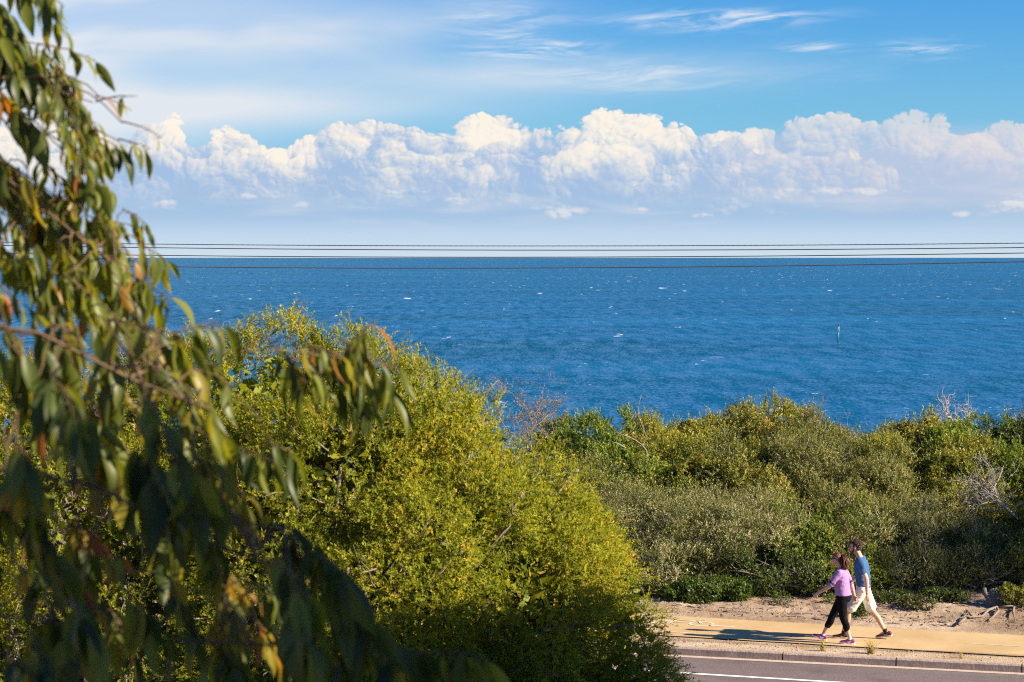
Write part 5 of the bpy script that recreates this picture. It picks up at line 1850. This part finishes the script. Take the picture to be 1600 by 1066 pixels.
hair_strands(hm, cur, hm.data.materials[0], 'curl')
C_ = Body()
C_.ball(hv + Vector((.052, 0, -.092)), (.034, .040, .030))
C_.ball(hv + Vector((.078, 0, -.070)), (.020, .034, .020))
for y in (-1, 1):
    C_.limb([hv + Vector((.018, y * .063, -.040)), hv + Vector((.030, y * .056, -.072)), hv + Vector((.055, y * .036, -.094))], [.013, .018, .020], k=8)
C_.limb([hv + Vector((.094, -.026, -.048)), hv + Vector((.101, 0, -.043)), hv + Vector((.094, .026, -.048))], [.006, .008, .006], k=8)
C_.build('beard', pbr('beard_brown', (0.085, 0.036, 0.018), 0.7, (160, .01), var=.4, scale=60), man, .006, 1, .006, 40)
eyes(hd, 1.04, man, dark_eye)
sock = pbr('sock_black', (0.012, 0.012, 0.014), 0.9)
for a_, k_ in ((ankL, kneeL), (ankR, kneeR)):
    C_ = Body()
    a_, k_ = Vector(a_), Vector(k_)
    C_.limb([a_ + Vector((0, 0, -.03)), a_.lerp(k_, .10)], [.042, .044])
    C_.build('sock', sock, man, .007, 1)
red = pbr('shoe_dark_red', (0.115, 0.026, 0.024), 0.7, (150, .003), var=.3, scale=50)
solem = pbr('shoe_sole_white', (0.62, 0.56, 0.50), 0.7, var=.1)
shoe(man, ankL, 0.0, 0.05, .30, (red, solem, pbr('shoe_mark_pale', (0.42, 0.28, 0.26), .6)))
shoe(man, ankR, 0.20, -0.05, .30, (red, solem, M['paint_worn']))

# ---- the woman
wom = walker(1308, 1003.8, 'woman with ponytail in purple top and black leggings walking on the path')
B = Body()
PX = -0.10
hipL, hipR = (PX, .085, .83), (PX, -.085, .83)
kneeL, kneeR = (-.12, .09, .465), (.10, -.09, .475)
ankL, ankR = (-.25, .085, .085), (.27, -.09, .105)
hd = (PX + .115, 0, 1.505)
B.loft([((PX - .01, 0, .76), .105, .145), ((PX - .015, 0, .85), .135, .180), ((PX - .005, 0, .94), .125, .165), ((PX + .01, 0, 1.03), .122, .150), ((PX + .02, 0, 1.13), .128, .152), ((PX + .025, 0, 1.22), .118, .160), ((PX + .02, 0, 1.29), .088, .145), ((PX + .02, 0, 1.335), .058, .075)])
B.limb([(PX + .03, 0, 1.335), (PX + .07, 0, 1.42), (PX + .09, 0, 1.46)], [.050, .046, .047])
head(B, hd, 0.97)
for h_, k_, a_ in ((hipL, kneeL, ankL), (hipR, kneeR, ankR)):
    h_, k_, a_ = Vector(h_), Vector(k_), Vector(a_)
    B.limb([h_, h_.lerp(k_, .5), k_], [.092, .078, .054])
    B.limb([k_, k_.lerp(a_, .32) + Vector((-.02, 0, 0)), k_.lerp(a_, .75), a_], [.052, .055, .039, .033])
    B.limb([a_, a_ + Vector((.09, 0, -.045))], [.031, .026])
shL, elL, wrL = (PX + .04, .165, 1.275), (PX + .195, .235, 1.045), (PX + .415, .225, .905)
shR, elR, wrR = (PX + .0, -.165, 1.275), (PX - .12, -.225, 1.03), (PX - .17, -.235, .83)
for s_, e_, w_ in ((shL, elL, wrL), (shR, elR, wrR)):
    B.limb([s_, Vector(s_).lerp(Vector(e_), .5), e_], [.052, .047, .039])
    B.limb([e_, Vector(e_).lerp(Vector(w_), .25), w_], [.039, .040, .026])
hand(B, wrL, Vector(wrL) - Vector(elL) + Vector((.02, 0, -.06)), (-.2, -.8, -.4), .92, .62, 1)
hand(B, wrR, Vector(wrR) - Vector(elR), (.2, .8, 0), .92, .45, -1)
B.build('body', skin_w, wom, .0075, 3)
C_ = Body()
C_.loft([((PX - .012, 0, .865), .148, .192), ((PX - .005, 0, .94), .140, .180), ((PX + .012, 0, 1.03), .138, .165), ((PX + .022, 0, 1.12), .140, .166), ((PX + .025, 0, 1.21), .130, .172), ((PX + .022, 0, 1.285), .100, .155), ((PX + .022, 0, 1.335), .068, .090), ((PX + .03, 0, 1.355), .062, .070)])
C_.ball((PX + .105, .065, 1.155), (.062, .068, .066))
C_.ball((PX + .105, -.065, 1.155), (.062, .068, .066))
C_.ball((PX + .060, 0, 1.00), (.095, .125, .110))
C_.limb([(PX + .02, .13, 1.285), shL, Vector(shL).lerp(Vector(elL), .86)], [.060, .067, .056])
C_.limb([(PX + .01, -.13, 1.285), shR, Vector(shR).lerp(Vector(elR), .86)], [.060, .067, .056])
top = C_.build('top', pbr('top_lilac', (0.36, 0.20, 0.42), 0.9, (120, .002), spec=.1, var=.10, scale=40), wom, .008, 3, .006, 12)
band_m = pbr('band_dark_purple', (0.05, 0.02, 0.09), .9)
for s_, e_ in ((shL, elL), (shR, elR)):
    s_, e_ = Vector(s_), Vector(e_)
    C_ = Body()
    C_.limb([s_.lerp(e_, .75), s_.lerp(e_, .80)], [.0600, .0595])
    C_.build('sleeve_band', band_m, None, .007, 1).parent = top
C_ = Body()
C_.loft([((PX - .01, 0, .74), .110, .150), ((PX - .018, 0, .80), .138, .180), ((PX - .018, 0, .86), .140, .184), ((PX - .01, 0, .93), .130, .172)])
for h_, k_, a_ in ((hipL, kneeL, ankL), (hipR, kneeR, ankR)):
    h_, k_, a_ = Vector(h_), Vector(k_), Vector(a_)
    C_.limb([h_ + Vector((-.01, 0, 0)), h_.lerp(k_, .5), k_, k_.lerp(a_, .32) + Vector((-.015, 0, 0)), k_.lerp(a_, .52)], [.102, .088, .065, .066, .060])
C_.build('leggings', pbr('leggings_black', (0.007, 0.0065, 0.0075), 0.85, spec=.08, var=.2, scale=20), wom, .008, 3, .004, 14)
hv = Vector(hd)
hairw = pbr('hair_auburn', (0.105, 0.030, 0.015), 0.42, (160, .01), spec=.5, var=.55, scale=70)
C_ = Body()
C_.ball(hv + Vector((-.018, 0, .045)), (.098, .082, .083))
C_.ball(hv + Vector((-.055, 0, .018)), (.066, .074, .078))
for y in (-1, 1):
    C_.limb([hv + Vector((.035, y * .066, .060)), hv + Vector((.0, y * .074, .03)), hv + Vector((-.05, y * .066, .0))], [.018, .018, .02], k=8)
hw = C_.build('hair', hairw, wom, .007, 1, .004, 30)
cur = []
for k in range(110):
    o = rg.normal(size=3) * np.array([.016, .020, .012])
    b = np.array(hv) + np.array([-.112, 0, .045]) + o * .5
    q = rg.normal(size=3) * np.array([.020, .028, .02])
    cur.append(([b + np.array([.03, 0, .012]), b + np.array([-.022, 0, .008]) + o, b + np.array([-.048, 0, -.07]) + o * 1.6, b + np.array([-.048, 0, -.145]) + o * 1.6 + q * .5, b + np.array([-.045, 0, -.215 + rg.uniform(-.04, .05)]) + q], [.010, .012, .012, .010, .004]))
pt = hair_strands(hw, cur, hairw, 'ponytail')
eyes(hd, .97, wom, dark_eye)
gl = bmesh.new()
for y in (-1, 1):
    o = bmesh.ops.create_icosphere(gl, subdivisions=2, radius=1.0)
    for v in o['verts']:
        v.co = hv + Vector((.086 + v.co.x * .010, y * .033 + v.co.y * .027, .010 + v.co.z * .020)) * .97 + Vector((0, 0, 0))
    box(gl, hv.x - .02, hv.x + .082, hv.y + y * .0725 - .002, hv.y + y * .0725 + .002, hv.z + .012, hv.z + .019)
box(gl, hv.x + .083, hv.x + .089, hv.y - .010, hv.y + .010, hv.z + .010, hv.z + .015)
bm_link('sunglasses', gl, pbr('lens_dark', (0.012, 0.012, 0.014), .15, spec=.7), wom, True, True)
mag = pbr('shoe_magenta', (0.36, 0.045, 0.20), 0.65, (150, .003), var=.25, scale=50)
sw = pbr('shoe_sole_pale', (0.75, 0.70, 0.72), .7, var=.08)
whm = pbr('shoe_mark_white', (0.82, 0.80, 0.82), .6)
shoe(wom, ankL, 0.0, 0.03, .27, (mag, sw, whm))
shoe(wom, ankR, -0.26, 0.0, .27, (mag, sw, whm))
for a_, k_ in ((ankL, kneeL), (ankR, kneeR)):
    C_ = Body()
    a_, k_ = Vector(a_), Vector(k_)
    C_.limb([a_ + Vector((0, 0, -.03)), a_.lerp(k_, .02)], [.038, .039])
    C_.build('sock', pbr('sock_white', (0.7, 0.68, 0.68), .9), wom, .007, 1)
